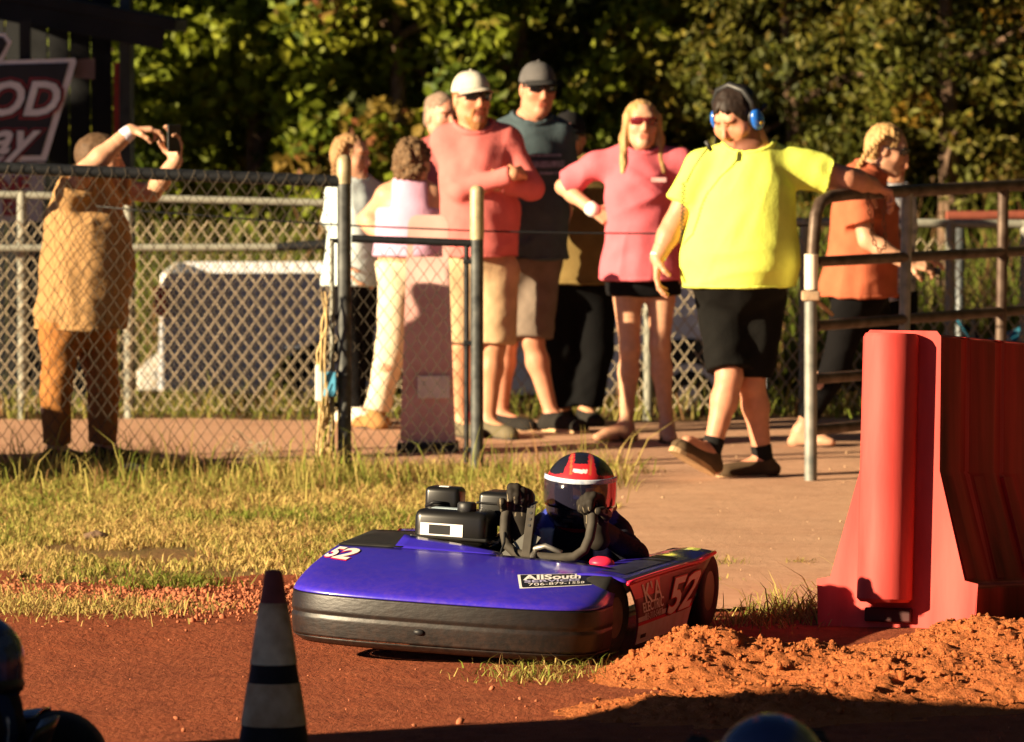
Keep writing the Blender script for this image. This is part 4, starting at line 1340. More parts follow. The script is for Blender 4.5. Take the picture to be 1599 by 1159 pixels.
def short_hair(L, ax, s, m, parent, grow=.010, line=.040, tilt=(.80, -.60)):
    V, Q = surf([ell(L(0, -.014, .032), np.array([.076 + grow * .8, .097 + grow, .090 + grow]) * s, ax, .02), ell(L(0, -.045, -.03), np.array([.068, .05, .05]) * s, ax, .03)], .006,
                cuts=[lambda Pt: (Pt - L(0, line, .035)) @ unit(ax[1] * tilt[0] + ax[2] * tilt[1]) + .010 * np.sin(((Pt - L(0, 0, 0)) @ ax[0]) * 170) * np.sin(((Pt - L(0, 0, 0)) @ ax[0]) * 63 + 1)], it=1)
    N = vnormals(V, Q); V = V + N * (.005 * fbm(V[:, 0] * 34, V[:, 1] * 34, V[:, 2] * 20, 2, 9))[:, None]
    mk('hair', V, Q, m, parent, True)

def ball_cap(L, ax, s, mfront, mbrim, parent, brim_dir=1, mesh_back=None):
    r, f, u = ax
    def dome(a, b):
        th = a * 2 * math.pi; ph = b * math.pi / 2
        seam = 1 + .008 * abs(math.sin(th * 3)) ** .3
        return L(.086 * seam * math.cos(th) * math.cos(ph) ** .8, -.010 + .108 * seam * math.sin(th) * math.cos(ph) ** .8, .034 + .098 * math.sin(ph) ** 1.05)
    mb = MB().grid(dome, 36, 10)
    c = mb.build('cap', mfront, parent, True)
    if mesh_back:
        def back(a, b):
            th = math.pi + a * math.pi; ph = b * math.pi / 2 * .96
            return L(.0875 * math.cos(th) * math.cos(ph) ** .8, -.012 + .1095 * math.sin(th) * math.cos(ph) ** .8, .036 + .0985 * math.sin(ph) ** 1.05)
        MB().grid(back, 20, 8).build('cap_back', mesh_back, c, True)
    def brim(a, b):
        th = math.pi * (.06 + .88 * a)
        x = .083 * math.cos(th); y0 = (.096 * math.sin(th) - .012) * brim_dir
        ln = .078 * math.sin(th) ** .6
        y = y0 + brim_dir * ln * b
        return L(x * (1 - .06 * b), y, .052 - .014 * b - 2.0 * (x * (1 - .06 * b)) ** 2 * (.4 + b))
    MB().sheet(brim, 18, 5, .005).build('brim', mbrim, c, True)
    MB().ball(L(0, -.010, .134), .007 * s, n=8, m=5).build('button', mfront, c, True)
    return c

def sunglasses(L, ax, s, mlens, mframe, parent, wrap=.9):
    g = MB()
    for sx in (-1, 1):
        g.tube([L(sx * .060, .070, .016), L(sx * .079, .035, .016), L(sx * .084, -.010, .006)], .0032 * s, 6)
    g.tube([L(-.010, .1005, .012), L(0, .104, .014), L(.010, .1005, .012)], .0035 * s, 6)
    g.tube([L(-.062, .073, .026), L(-.045, .093, .028), L(-.010, .102, .024), L(.010, .102, .024), L(.045, .093, .028), L(.062, .073, .026)], .0034 * s, 6)
    o = g.build('sunglasses', mframe, parent, True)
    for sx in (-1, 1):
        def lens(a, b):
            x = sx * (.008 + .056 * a)
            z = .027 - .036 * b * (1 - .25 * abs(a - .45)) 
            y = .104 - 7.2 * x * x - .012 * b * b
            return L(x, y, z)
        MB().sheet(lens, 8, 6, .003).build('lens', mlens, o, True)
    return o

M_SOLE = mat('pale shoe sole', (.50, .33, .18), .8, .2, 20)
def shoe(ankle, toe, m, parent, msole=None, w=.047, up=(0, 0, 1), high=.085, name='shoe', flip=None):
    """ankle joint and toe tip on the ground line; builds upper and sole"""
    ankle, toe = np.asarray(ankle, float), np.asarray(toe, float)
    up = unit(up)
    d = toe - ankle; d = unit(d - (d @ up) * up)
    heel = ankle - up * (high) - d * .055
    tip = heel + d * (max((toe - heel) @ d, .16))
    P = [cone(heel + up * .042 + d * .012, tip + up * .034 - d * .045, .042, w, .03, (up, .72)), cone(ankle + up * .005, heel + up * .045 + d * .03, .043, .045, .03),
         cone(heel + up * .07 + d * .05, tip + up * .035 - d * .06, .038, .034, .03)]
    V, Q = surf(P, .007, cuts=[plane_cut(heel + up * .012, -up)])
    o = mk(name, V, Q, m, parent, True)
    side = np.cross(d, up)
    n = 20; ln = (tip - heel) @ d
    def outline(t_):
        a = 2 * math.pi * t_
        x = .5 + .5 * math.cos(a)
        wid = w * (1.0 - .18 * (1 - x)) * 1.05
        return (-.006 + (ln + .012) * x, wid * math.sin(a) * (abs(math.sin(a)) ** -.3 if abs(math.sin(a)) > 1e-3 else 1))
    pl = [outline(i / n) for i in range(n)]
    MB().prism(pl, heel + up * .008, d, side, up, .024).build('sole', msole or M_SOLE, o)
    return o

def sandal(ankle, toe, m, parent, drop=.083):
    ankle, toe = np.asarray(ankle, float), np.asarray(toe, float)
    up = A3(0, 0, 1)
    d = unit((toe - ankle) * A3(1, 1, 0)); side = np.cross(d, up)
    heel = A3(ankle[0], ankle[1], ankle[2] - drop) - d * .06
    ln = .24
    pl = [(ln * (.5 - .5 * math.cos(a)), (.050 + .006 * math.cos(a) * -1) * math.sin(a)) for a in np.linspace(0, 2 * math.pi, 19)[:-1]]
    o = MB().prism(pl, heel + up * .004, d, side, up, .022).build('sandal', m, parent)
    MB().tube([heel + d * .10 + side * .042 + up * .02, heel + d * .14 + side * .02 + up * .058, heel + d * .185 + up * .032, heel + d * .14 - side * .02 + up * .058, heel + d * .10 - side * .042 + up * .02], .007, 6).build('strap', m, o, True)

SKIN = {}
def skin_mat(tone):
    k = tuple(tone)
    if k not in SKIN:
        SKIN[k] = mat('skin %d' % len(SKIN), tone, .5, .10, 28, attr=True, spec=.35, bump=.06, bscale=220, sss=.12)
    return SKIN[k]

class Person:
    """joints come as photo pixel + offset in depth; the figure itself is a full body in the round"""
    def __init__(s, label, Y, group=None, tone=(.62, .36, .24), g=1.0):
        s.Y, s.g, s.tone = Y, g, tone
        s.label, s.group = label, group
    def p(s, px, py, dy=0.0): return at(px, py, s.Y + dy)
    def lift(s, st, drop=.085):
        # the lowest section ends in a rounded cap: raise it so the crotch sits where it should
        ln = np.linalg.norm(s.sm - s.hm)
        t0 = max((st[0][1] - drop) / ln, st[0][0])
        rest = [q for q in st[1:] if q[0] > t0 + .04]
        return [(t0, st[0][1], st[0][2], st[0][3])] + rest
    def setup(s, foot_px):
        b = at(foot_px, 600, s.Y); b[2] = 0
        s.root = thing('person', s.label, 'person', b, s.group)
        s.skin = skin_mat(s.tone)
    def body(s, face, shA, shB, hipA, hipB, neck, arms, legs, st=None, neck_r=.058):
        """arms: list of dict(sh, el, wr, hd, n, thumb, curl); legs: dict(hip, kn, an, toe)"""
        g = s.g
        s.f = unit(A3(math.sin(face), -math.cos(face), 0))
        s.shA, s.shB, s.hA, s.hB, s.nk = shA, shB, hipA, hipB, neck
        sm, hm = (shA + shB) / 2, (hipA + hipB) / 2
        s.sm, s.hm = sm, hm
        hw = np.linalg.norm(np.cross(shB - shA, A3(0, 0, 1))) / 2
        s.st = st or [(-.05, .135 * g, .10 * g, 0), (.12, .150 * g, .11 * g, 0), (.45, .140 * g, .105 * g, .01), (.78, .158 * g, .118 * g, .012), (.97, .125 * g, .085 * g, 0)]
        s.arms, s.legs = arms, legs
        P = stations(hm, sm, None, s.f, s.lift(s.st))
        P.append(cone(shA, shB, .060 * g, .060 * g, .05))
        P.append(cone(sm, neck + A3(0, 0, .03), neck_r * 1.25, neck_r, .04))
        for q_ in (shA, shB): P.append(cone(q_ + (sm - q_) * .25, neck + A3(0, 0, .005), .045 * g, .035 * g, .05))
        parts = []
        for a in arms:
            sh, el, wr = a['sh'], a['el'], a['wr']; q = a.get('r', 1.0) * g
            P += [cone(sh, el, .052 * q, .040 * q, .03), cone(el, el + (wr - el) * .35, .040 * q, .042 * q, .02), cone(el + (wr - el) * .35, wr, .042 * q, .028 * q, .02)]
            if a.get('hd') is not None:
                hp = hand_prims(wr, a['hd'], a['n'], a['thumb'], a.get('hs', 1.0), a.get('curl', (.35, .5, .4)))
                hp.append(cone(el + (wr - el) * .72, wr, .0345 * q, .0295 * q, .015))
                parts.append(surf(hp, .0042, it=1))
        for l in legs:
            hp_, kn, an, toe = l['hip'], l['kn'], l['an'], l['toe']; q = l.get('r', 1.0) * g
            fwd = l.get('f', s.f)
            P += [cone(hp_, kn, .086 * q, .053 * q, .04), cone(kn, kn + (an - kn) * .30 - fwd * .014, .052 * q, .056 * q, .03), cone(kn + (an - kn) * .30 - fwd * .014, an, .054 * q, .034 * q, .03)]
            d = toe - an; dn = np.linalg.norm(d)
            up = l.get('up', A3(0, 0, 1))
            hl = an - up * .055 - unit(d) * .03
            P += [cone(an, hl, .036 * q, .032, .02), cone(hl, an + d * .82 , .032, .030, .03, (up, .72)), cone(an, an + d * .6 , .034, .03, .03)]
        V, Q = surf(P, .011, it=2)
        parts.insert(0, (V, Q))
        s.parts = parts
        return s
    def head(s, C, f, u=(0, 0, 1), sc=1.0, **kw):
        nb = s.nk + A3(0, 0, -.02)
        V, Q, T, fr = head_geo(C, f, u, sc, neck=(nb, kw.pop('nr', .058)), **kw)
        s.L, s.ax, s.sc = fr[0], fr[1], sc
        Vs, Qs, Ts, o = [V], [Q], [T], len(V)
        for (v, q) in s.parts:
            Vs.append(v); Qs.append(q + o); Ts.append(np.ones((len(v), 3))); o += len(v)
        s.body_ob = mk('body', np.concatenate(Vs), np.concatenate(Qs), s.skin, s.root, True, cols=np.concatenate(Ts))
        return s
    def shirt(s, m, hem, sleeve=.5, off=.017, long=False, folds=(.006, 38, (.4, .2, 1), 3), loose=0.0, st=None, name='shirt', sleeve_r=1.35, strap=False, neck_drop=.03, neck_r=.085, hem_tilt=(0, 0)):
        g = s.g
        S = st or [(q[0], q[1] + loose * (1.2 - q[0]), q[2] + loose * (1.2 - q[0]), q[3]) for q in s.st]
        S = [(min(S[0][0], -.12), S[0][1], S[0][2], S[0][3])] + list(S[1:])
        def prims(off):
            P = stations(s.hm, s.sm, None, s.f, S, off)
            if not strap:
                P.append(cone(s.shA, s.shB, .060 * g + off * .7, .060 * g + off * .7, .05))
                P.append(cone(s.sm, s.nk, .09 * g, .066, .05))
                for q_ in (s.shA, s.shB): P.append(cone(q_ + (s.sm - q_) * .25, s.nk + A3(0, 0, .005), .045 * g + off, .035 * g + off, .05))
                for a in s.arms:
                    sh, el, wr = a['sh'], a['el'], a['wr']; q = a.get('r', 1.0) * g
                    if long:
                        P += [cone(sh, el, .054 * q + off * .55, .042 * q + off * .6, .03), cone(el, wr + (el - wr) * .04, .042 * q + off * .6, .033 * q + off * .4, .025, end=0.0)]
                    else:
                        e = sh + (el - sh) * sleeve
                        P.append(cone(sh, e, .055 * q + off * .6, (.047 * q + off * .7) * sleeve_r, .035, end=0.0))
            return P
        P = prims(off)
        n_ = unit(A3(hem_tilt[0], hem_tilt[1], -1))
        hz = hem
        cuts = [plane_cut(A3(s.hm[0], s.hm[1], hz), n_),
                lambda Pt: -(np.linalg.norm((Pt - (s.nk + A3(0, 0, .045) + s.f * .015)) * np.array([1, 1, 1.0]), axis=-1) - neck_r)]
        if strap:
            zz = s.sm[2] - .04
            c0 = s.sm
            cuts.append(lambda Pt: np.where(np.abs((Pt - c0) @ unit(s.shB - s.shA)) < .095, -1.0, 1.0) * .01 + np.minimum(Pt[..., 2] - zz, 0) * .6)
        V, Q = surf(P, .0095, cuts, 2, folds)
        sh_ob = mk(name, V, Q, m, s.root, True)
        if not strap:                           # ribbed collar and the turned hem, standing a little proud
            nc = s.nk + A3(0, 0, .045) + s.f * .015
            P2 = prims(off + .0035)
            V, Q = surf(P2, .0075, cuts + [lambda Pt: np.linalg.norm(Pt - nc, axis=-1) - (neck_r + .020)], 1)
            if len(V): mk('collar', V, Q, m, sh_ob, True)
            V, Q = surf(P2, .0085, cuts + [plane_cut(A3(s.hm[0], s.hm[1], hz + .022), -n_)], 1, (folds[0] * .9, *folds[1:]))
            if len(V): mk('hem', V, Q, m, sh_ob, True)
        return sh_ob
    def trousers(s, m, waist_t=.16, frac=1.0, below=None, off=.016, flare=.02, folds=(.006, 30, (.3, .3, 1), 5), name='trousers', rs=1.0, hemz=None):
        g = s.g
        P = stations(s.hm, s.sm, None, s.f, s.lift(list(s.st), .10), off)
        for l in s.legs:
            hp_, kn, an = l['hip'], l['kn'], l['an']; q = l.get('r', 1.0) * g * rs
            if below is None:
                e = hp_ + (kn - hp_) * frac
                P.append(cone(hp_, e, .092 * q + off, .066 * q + off + flare, .04, end=0.0))
            else:
                P.append(cone(hp_, kn, .092 * q + off, .062 * q + off, .04))
                e = kn + (an - kn) * below
                P.append(cone(kn, e, .062 * q + off, .05 * q + flare, .03, end=0.0))
        wz = s.hm + (s.sm - s.hm) * waist_t
        cuts = [plane_cut(wz, unit(s.sm - s.hm))]
        if hemz is not None: cuts.append(plane_cut(A3(0, 0, hemz), A3(0, 0, -1)))
        V, Q = surf(P, .0095, cuts, 2, folds)
        return mk(name, V, Q, m, s.root, True)

def cloth(name, col, var=.18, rough=.9, scale=14, **k):
    return mat(name, col, rough, var, scale, bump=.12, bscale=80, spec=.12, **k)
M_BLACKGLASS = mat('black lens', (.006, .006, .007), .08, .1, 5, spec=.7)
M_BLACKPL = mat('black plastic', (.012, .012, .013), .5, .2, 20, spec=.5)
# ================================================================ THE KART
KPSI = math.radians(16)
KART_AT = (.039, 22.0)
M_BLUE = mat('glossy royal blue', (.030, .018, .42), .28, .10, 3, spec=.5, coat=.45, bump=.015, bscale=9, dust=(.02, .34, .24, .015))
M_NOSE = mat('scuffed black plastic', (.006, .005, .005), .42, .35, 6, spec=.45, bump=.06, bscale=30, stretch=(1, 1, 3), dust=(.02, .20, .07, .004))
M_MAROON = mat('dark maroon wrap', (.10, .012, .045), .4, .35, 6, spec=.4, col2=(.16, .02, .05), dust=(.0, .3, .4, .03))
M_WWRAP = mat('dusty white wrap', (.62, .58, .60), .5, .16, 9, dust=(.0, .22, .35, .03))
M_REDP = mat('red trim', (.62, .02, .06), .4, .12, 9)
M_STEEL = mat('dull steel', (.35, .33, .30), .45, .25, 14, metal=.7)
M_ENG = mat('black engine casing', (.007, .0065, .006), .32, .25, 12, spec=.55)
M_STICK = mat('white sticker', (.80, .76, .74), .5, .06, 20)
M_KBLK = mat('printed black', (.012, .012, .014), .5, .1, 20)
M_GRIP = mat('worn rubber grip', (.045, .038, .030), .75, .3, 18)

def build_kart(label, mats, full=True):
    BLUE, NOSE = mats
    k = thing('racing_kart', label, 'kart', (0, 0, 0), local=True)
    # ---- nose fairing: outline curve, band, hood
    vc, hwL, hwR = -.07, .53, .53
    def outl(a):
        t = a * math.pi / 2
        return A3(.58 + .33 * abs(math.cos(t)) ** .42, vc + .535 * math.copysign(abs(math.sin(t)) ** .80, math.sin(t)), 0)
    def crest(a):
        t = a * math.pi / 2
        v = vc + .50 * math.sin(t)
        return A3(.33 - .03 * a, v, .302 - .004 * a - .026 * max(a, 0) ** 2 - .006 * a * a)
    def hood(a, t):
        o, c = outl(a), crest(a)
        e = t ** .78 * (1 + .10 * (1 - t))
        tt = t ** 1.08
        p = o * (1 - tt) + A3(c[0], c[1], 0) * tt
        p[2] = .188 + (c[2] - .188) * min(e, 1.0)
        p[0] += .018 * math.sin(math.pi * t)
        return p
    def hood_n(a, t, l):
        h = .01
        p = hood(a, t)
        n = np.cross(hood(a + h, t) - hood(a - h, t), hood(a, min(t + h, 1)) - hood(a, max(t - h, 0)))
        n = unit(n); n = n if n[2] > 0 else -n
        return p + n * l
    def band(a, t):
        o = outl(a)
        c = A3(.3, vc, 0)
        z = .045 + .143 * t
        sc = 1.0 + .008 * math.sin(math.pi * t) - .006 * (1 - t) - (.006 if abs(t - .52) < .03 else 0)
        p = c + (o - c) * sc
        p[2] = z
        return p
    hd = MB().sheet(lambda u, v: hood(-1 + 2 * u, v), 44, 16, .006).build('hood', BLUE, k, True)
    nb = MB().sheet(lambda u, v: band(-1 + 2 * u, v * .985), 44, 22, .006).build('nose_band', NOSE, k, True)
    # bottom lip in blue
    def lip(u, v):
        p = band(-1 + 2 * u, 0); c = A3(.3, vc, 0); q = c + (p - c) * (1.0 - .05 * v); q[2] = p[2] - .004 - .022 * v; return q
    MB().sheet(lip, 44, 3, .004).build('nose_lip', NOSE, k, True)
    MB().ball(band(-.02, .30) + A3(.006, 0, 0), (.008, .02, .011), n=8, m=5).build('tow_hole', M_KBLK, nb, True)
    # top deck at the far shoulder and raised lip round the engine bay
    def deck(u, v):
        a = -1 + .62 * u
        c = crest(a)
        e = A3(-.05, vc - .50 + .30 * u, .316 + .01 * u)
        return c * (1 - v) + e * v + A3(0, 0, .004)
    MB().sheet(deck, 8, 6, .006).build('top_deck', mat('matt black deck', (.02, .019, .018), .45, .25, 10), k, True)
    def lipf(u, v):
        a = -.42 + .5 * u
        c = crest(a)
        return c + A3(-.05 * v - .07 * (1 - u) * v, 0, .035 * v * (1 - u) ** .6)
    MB().sheet(lipf, 10, 4, .006).build('bay_lip', BLUE, k, True)
    # ---- side pods (kart's left one is the one in view)
    def side_pts(sgn, vv):
        def top(u): return A3(.50 - 1.0 * u, sgn * (vv + .045 * u * u), .258 + .008 * u + .02 * max(u - .85, 0) * 6)
        def bot(u): return A3(.35 - .70 * u, sgn * (vv - .005), .035)
        return top, bot
    for sgn, vv, nm in ((1, .492, 'side_panel'), (-1, .56, 'side_panel')):
        top, bot = side_pts(sgn, vv)
        def pan(u, v, t_=top, b_=bot, sgn=sgn):
            p = b_(u) * (1 - v ** 2.2) + t_(u) * v ** 2.2
            p[2] = b_(u)[2] * (1 - v) + t_(u)[2] * v
            p[1] += sgn * .012 * math.sin(math.pi * v)
            return p
        o = MB().sheet(lambda u, v: pan(u, v), 20, 12, .006).build(nm, M_MAROON, k, True)
        def pan_n(u, v, l, f=pan, sgn=sgn): return f(u, v) + A3(0, sgn * (l + .0035), 0)
        def strip(name, u0, u1, v0, v1, m_, l=.001, f=pan_n):
            MB().grid(lambda a, b: f(u0 + (u1 - u0) * a, v0 + (v1 - v0) * b, l), 14, 6).build(name, m_, o, True)
        if sgn == 1:
            strip('white_skirt', .0, .985, .0, .285, M_WWRAP)
            strip('red_stripe', .0, .985, .285, .335, M_REDP)
            strip('white_stripe', .0, .16, .345, .42, M_WWRAP); strip('white_stripe', .42, .95, .345, .42, M_WWRAP)
            strip('red_flash', .0, .38, .72, .99, M_REDP)
            def sf(cu, cv): return lambda x, y, l: pan_n(cu - (-x) / .74, cv + y / .227, l)
            if full:
                for l, b, m_ in ((.003, .010, M_KBLK), (.0045, .007, M_REDP), (.006, .0035, M_STICK)):
                    text_on('number', '52', .165, sf(.70, .55), m_, o, bold=b, shear=.18, width=.30 + b * 4, lift=l)
                text_on('lettering', "K'A", .095, sf(.26, .745), M_STICK, o, bold=.001, width=.19, lift=.004)
                text_on('lettering', 'ELECTRIC', .048, sf(.25, .545), M_STICK, o, bold=.001, width=.25, lift=.004)
                text_on('lettering', '423-310-5487', .034, sf(.25, .395), M_WWRAP, o, bold=.0008, width=.24, lift=.004)
                strip('badge', .06, .16, .08, .14, M_KBLK, .003)
        # top deck of the pod
        def pod(u, v, t_=top, sgn=sgn):
            p = t_(u).copy()
            p[1] -= sgn * v * (.20 - .03 * u); p[2] += .012 * math.sin(v * math.pi) + .012 * v - .02 * v * max(u - .8, 0) * 5
            p[0] += .03 * v * u
            return p
        po = MB().sheet(pod, 20, 8, .006).build('pod_deck', BLUE, k, True)
        MB().tube([top(u) + A3(0, sgn * .004, -.002) for u in np.linspace(0, 1, 14)], .008, 6).build('edge_trim', M_REDP, po, True)
        if sgn == 1:
            MB().grid(lambda a, b: pod(.12 + .62 * a, .22 + .42 * b) + A3(0, 0, .0045), 10, 4).build('dark_inlay', mat('dark inlay', (.03, .03, .07), .5, .3, 20), po, True)
    # red rag at the cockpit edge
    # ---- wheels
    for (u_, v_, r_, w_, st_) in ((.50, .405, .137, .11, -.12), (.50, -.50, .137, .11, -.12), (-.52, .44, .142, .17, 0), (-.52, -.50, .142, .17, 0)):
        cs, sn = math.cos(st_), math.sin(st_)
        X = A3(cs, sn, 0); Yv = A3(-sn, cs, 0)
        c = A3(u_, v_, r_ + .002)
        wh = MB().lathe(c - Yv * w_ / 2, [(.068, .004), (.075, 0), (r_ - .022, -.002), (r_ - .006, .010), (r_, .028), (r_, w_ - .028), (r_ - .006, w_ - .010), (r_ - .022, w_ + .002), (.075, w_), (.068, w_ - .004)],
                        ax=(X, A3(0, 0, 1), -Yv), n=34, cap=False)
        wh2 = MB().lathe(c + Yv * w_ / 2, [(.068, .004), (.075, 0), (r_ - .022, -.002), (r_ - .006, .010), (r_, .028), (r_, w_ - .028), (r_ - .006, w_ - .010), (r_ - .022, w_ + .002), (.075, w_), (.068, w_ - .004)],
                         ax=(X, A3(0, 0, 1), -Yv), n=34, cap=False)
        wo = wh2.build('wheel', M_TYRE, k, True); auto_smooth(wo)
        rim = MB().lathe(c + Yv * w_ / 2, [(.070, .002), (.066, .02), (.03, .035), (.012, .03), (.012, .01)], ax=(X, A3(0, 0, 1), -Yv), n=26, cap=True)
        auto_smooth(rim.build('rim', mat('dusty dark rim', (.10, .075, .055), .5, .3, 14, metal=.4), wo, True))
    # ---- chassis
    MB().box(A3(-.02, -.03, .055), (1.15, .62, .012)).build('floor_pan', M_STEEL, k)
    for v_ in (-.33, .28):
        MB().tube([A3(.62, v_, .075), A3(-.62, v_, .075)], .014, 8).build('frame_rail', M_STEEL, k, True)
    MB().tube([A3(-.52, -.52, .142), A3(-.52, .46, .142)], .014, 10).build('rear_axle', M_STEEL, k, True)
    MB().tube([A3(.50, -.48, .137), A3(.50, .42, .137)], .012, 10).build('front_axle', M_STEEL, k, True)
    MB().tube([A3(-.45, -.5, .09), A3(-.70, -.46, .12), A3(-.72, 0, .13), A3(-.70, .36, .12), A3(-.45, .38, .09)], .013, 8).build('rear_bumper', M_STEEL, k, True)
    # seat
    def seat(u, v):
        a = -1 + 2 * u
        s_ = v
        x = -.18 - .30 * min(s_ / .5, 1) - .09 * max(s_ - .5, 0) * 2
        z = .085 + .02 * (1 - min(s_ / .5, 1)) + .26 * max(s_ - .5, 0) * 2
        w_ = 1 - max(s_ - .5, 0) * 1.9
        return A3(x + .05 * a * a * (s_ > .45), .12 + .165 * a * (.75 + .25 * w_), z + .07 * a * a * w_ - .03 * a * a * (1 - w_))
    MB().sheet(seat, 14, 14, .008).build('seat', M_ENG, k, True)
    # ---- engine
    E = A3(.03, -.24, -.030)
    MB().box(E + A3(-.06, 0, .20), (.26, .24, .26), bev=.02).build('engine_block', M_ENG, k)
    tk = MB().box(E + A3(.03, .0, .392), (.17, .262, .125), bev=.028).build('fuel_tank', M_ENG, k); auto_smooth(tk, 60)
    MB().box(E + A3(.03, .0, .360), (.186, .276, .014), bev=.005).build('tank_seam', M_ENG, tk)
    auto_smooth(MB().lathe(E + A3(.065, .045, .452), [(.030, 0), (.033, .004), (.033, .026), (.028, .032)], n=20).build('tank_cap', M_BLACKPL, tk, True))
    auto_smooth(MB().box(E + A3(-.11, -.085, .47), (.10, .125, .095), bev=.018).build('recoil_cover', M_ENG, k), 60)
    auto_smooth(MB().box(E + A3(-.12, .135, .455), (.16, .165, .115), bev=.016).build('air_box', M_ENG, k), 60)
    MB().box(E + A3(-.12, .135, .475), (.17, .175, .008), bev=.003).build('air_box_seam', M_ENG, k)
    MB().box(E + A3(-.10, -.085, .5185), (.03, .035, .002)).build('sticker', M_STICK, k)
    MB().box(E + A3(.03, -.03, .4555), (.05, .11, .0015)).build('sticker', mat('pale blue sticker', (.5, .62, .7), .4, .1, 20), tk)
    MB().box(E + A3(.1165, -.028, .388), (.0015, .152, .042)).build('sticker', M_STICK, tk)
    MB().box(E + A3(.118, -.035, .388), (.0015, .075, .032)).build('sticker', M_KBLK, tk)
    for sy, ww in ((-.075, .05), (.02, .04)):
        MB().box(E + A3(.105, sy, .332), (.004, ww, .03)).build('sticker', M_STICK, k)
    MB().tube([E + A3(-.06, .08, .28), E + A3(-.12, .2, .26), E + A3(-.3, .24, .22)], .022, 10).build('exhaust', M_STEEL, k, True)
    mb = MB().prism([(0, 0), (.10, .0), (.15, .085), (.10, .105)], E + A3(.10, .165, .30), A3(0, 1, 0), A3(-.35, 0, .94), A3(.94, 0, .35), .004)
    mb.build('heat_shield', mat('grey shield', (.13, .125, .11), .35, .2, 10, metal=.5), k)
    for j in range(6):
        MB().box(E + A3(-.15, .0, .16 + .022 * j), (.10, .27, .006)).build('cooling_fin', M_ENG, k)
    MB().tube([E + A3(-.05, .13, .43), E + A3(.02, .17, .44), E + A3(.12, .20, .36), E + A3(.3, .2, .22)], .004, 6).build('throttle_cable', M_KBLK, k, True)
    MB().tube([E + A3(.06, .10, .36), E + A3(.05, .155, .35), E + A3(-.04, .16, .40)], .005, 6).build('fuel_line', mat('clear hose', (.4, .33, .2), .4, .1, 9), k, True)
    MB().tube([E + A3(-.06, -.06, .462), E + A3(-.02, -.10, .468), E + A3(-.05, -.135, .452)], .006, 8).build('pull_handle', M_KBLK, k, True)
    for bx, by in ((.09, .11), (.09, -.11), (-.03, -.11), (-.03, .11)):
        MB().lathe(E + A3(.03 + bx * .75, by, .366), [(.006, 0), (.006, .005), (.003, .006)], n=8).build('bolt', M_STEEL, k)
    # ---- steering
    S0 = A3(.10, .095, .352)
    e1, e2 = A3(0, 1, 0), unit(A3(-.30, 0, .95))
    U = [(-.150, .105), (-.155, .06), (-.152, .01), (-.138, -.035), (-.105, -.062), (-.05, -.070), (.05, -.070), (.105, -.062), (.138, -.035), (.152, .01), (.155, .06), (.150, .105)]
    stw = MB().tube([S0 + e1 * a + e2 * b for a, b in U], .0175, 12).build('steering_wheel', M_GRIP, k, True); auto_smooth(stw, 60)
    MB().tube([S0 + e1 * -.06 + e2 * -.05, S0 + e2 * -.03, S0 + e1 * .06 + e2 * -.05], .010, 8).build('spoke', M_STEEL, stw, True)
    MB().tube([S0 + e2 * -.045 + A3(-.01, -.035, 0), S0 + A3(.30, -.02, -.22)], .011, 8).build('steering_column', M_STEEL, k, True)
    up = S0 + e1 * -.062 + e2 * -.06
    upo = MB().box(up + e2 * .085 + A3(.015, 0, 0), (.006, .030, .19), (np.cross(e1, e2), e1, e2), bev=.002).build('upright_bracket', M_GRIP, k)
    for j in range(4):
        MB().lathe(up + e2 * (.10 + .022 * j) + A3(.0185, 0, 0), [(.005, 0), (.005, .002)], ax=(e1, e2, np.cross(e1, e2)), n=10).build('hole', M_KBLK, upo)
    if full:
        def hf(a0, t0, sx, sy, rot=0.0):
            c, s_ = math.cos(rot), math.sin(rot)
            def fn(x, y, l):
                X, Yy = x * c - y * s_, x * s_ + y * c
                return hood_n(a0 + X / sx, min(max(t0 + Yy / sy, 0.0), 1.0), l)
            return fn
        # number on the shoulder, reading across the nose
        for l, b, m_ in ((.004, .010, M_REDP), (.006, .0055, M_STICK)):
            text_on('number', '52', .15, hf(-.70, .76, .62, .42, -.10), m_, hd, bold=b, shear=0.0, width=.17 + 2 * b, cell=.02, lift=l)
        st = hf(.46, .56, .60, .36, .30)
        MB().grid(lambda u, v: st((-.125 + .25 * u), (-.052 + .104 * v), .0036), 20, 8).build('sticker_edge', M_STICK, hd, True)
        MB().grid(lambda u, v: st((-.118 + .236 * u), (-.047 + .094 * v), .0050), 20, 8).build('sticker_face', M_KBLK, hd, True)
        text_on('lettering', 'AllSouth', .052, lambda x, y, l: st(x - .018, y + .020, l), M_STICK, hd, bold=.0016, width=.185, cell=.02, lift=.0066)
        text_on('lettering', 'SERVICES', .026, lambda x, y, l: st(x - .02, y - .009, l), mat('lilac print', (.42, .40, .62), .5, .1, 20), hd, bold=.0006, width=.18, cell=.02, lift=.0066)
        text_on('lettering', '706-879-1558', .027, lambda x, y, l: st(x - .005, y - .033, l), M_STICK, hd, width=.19, cell=.02, lift=.0066)
    return k

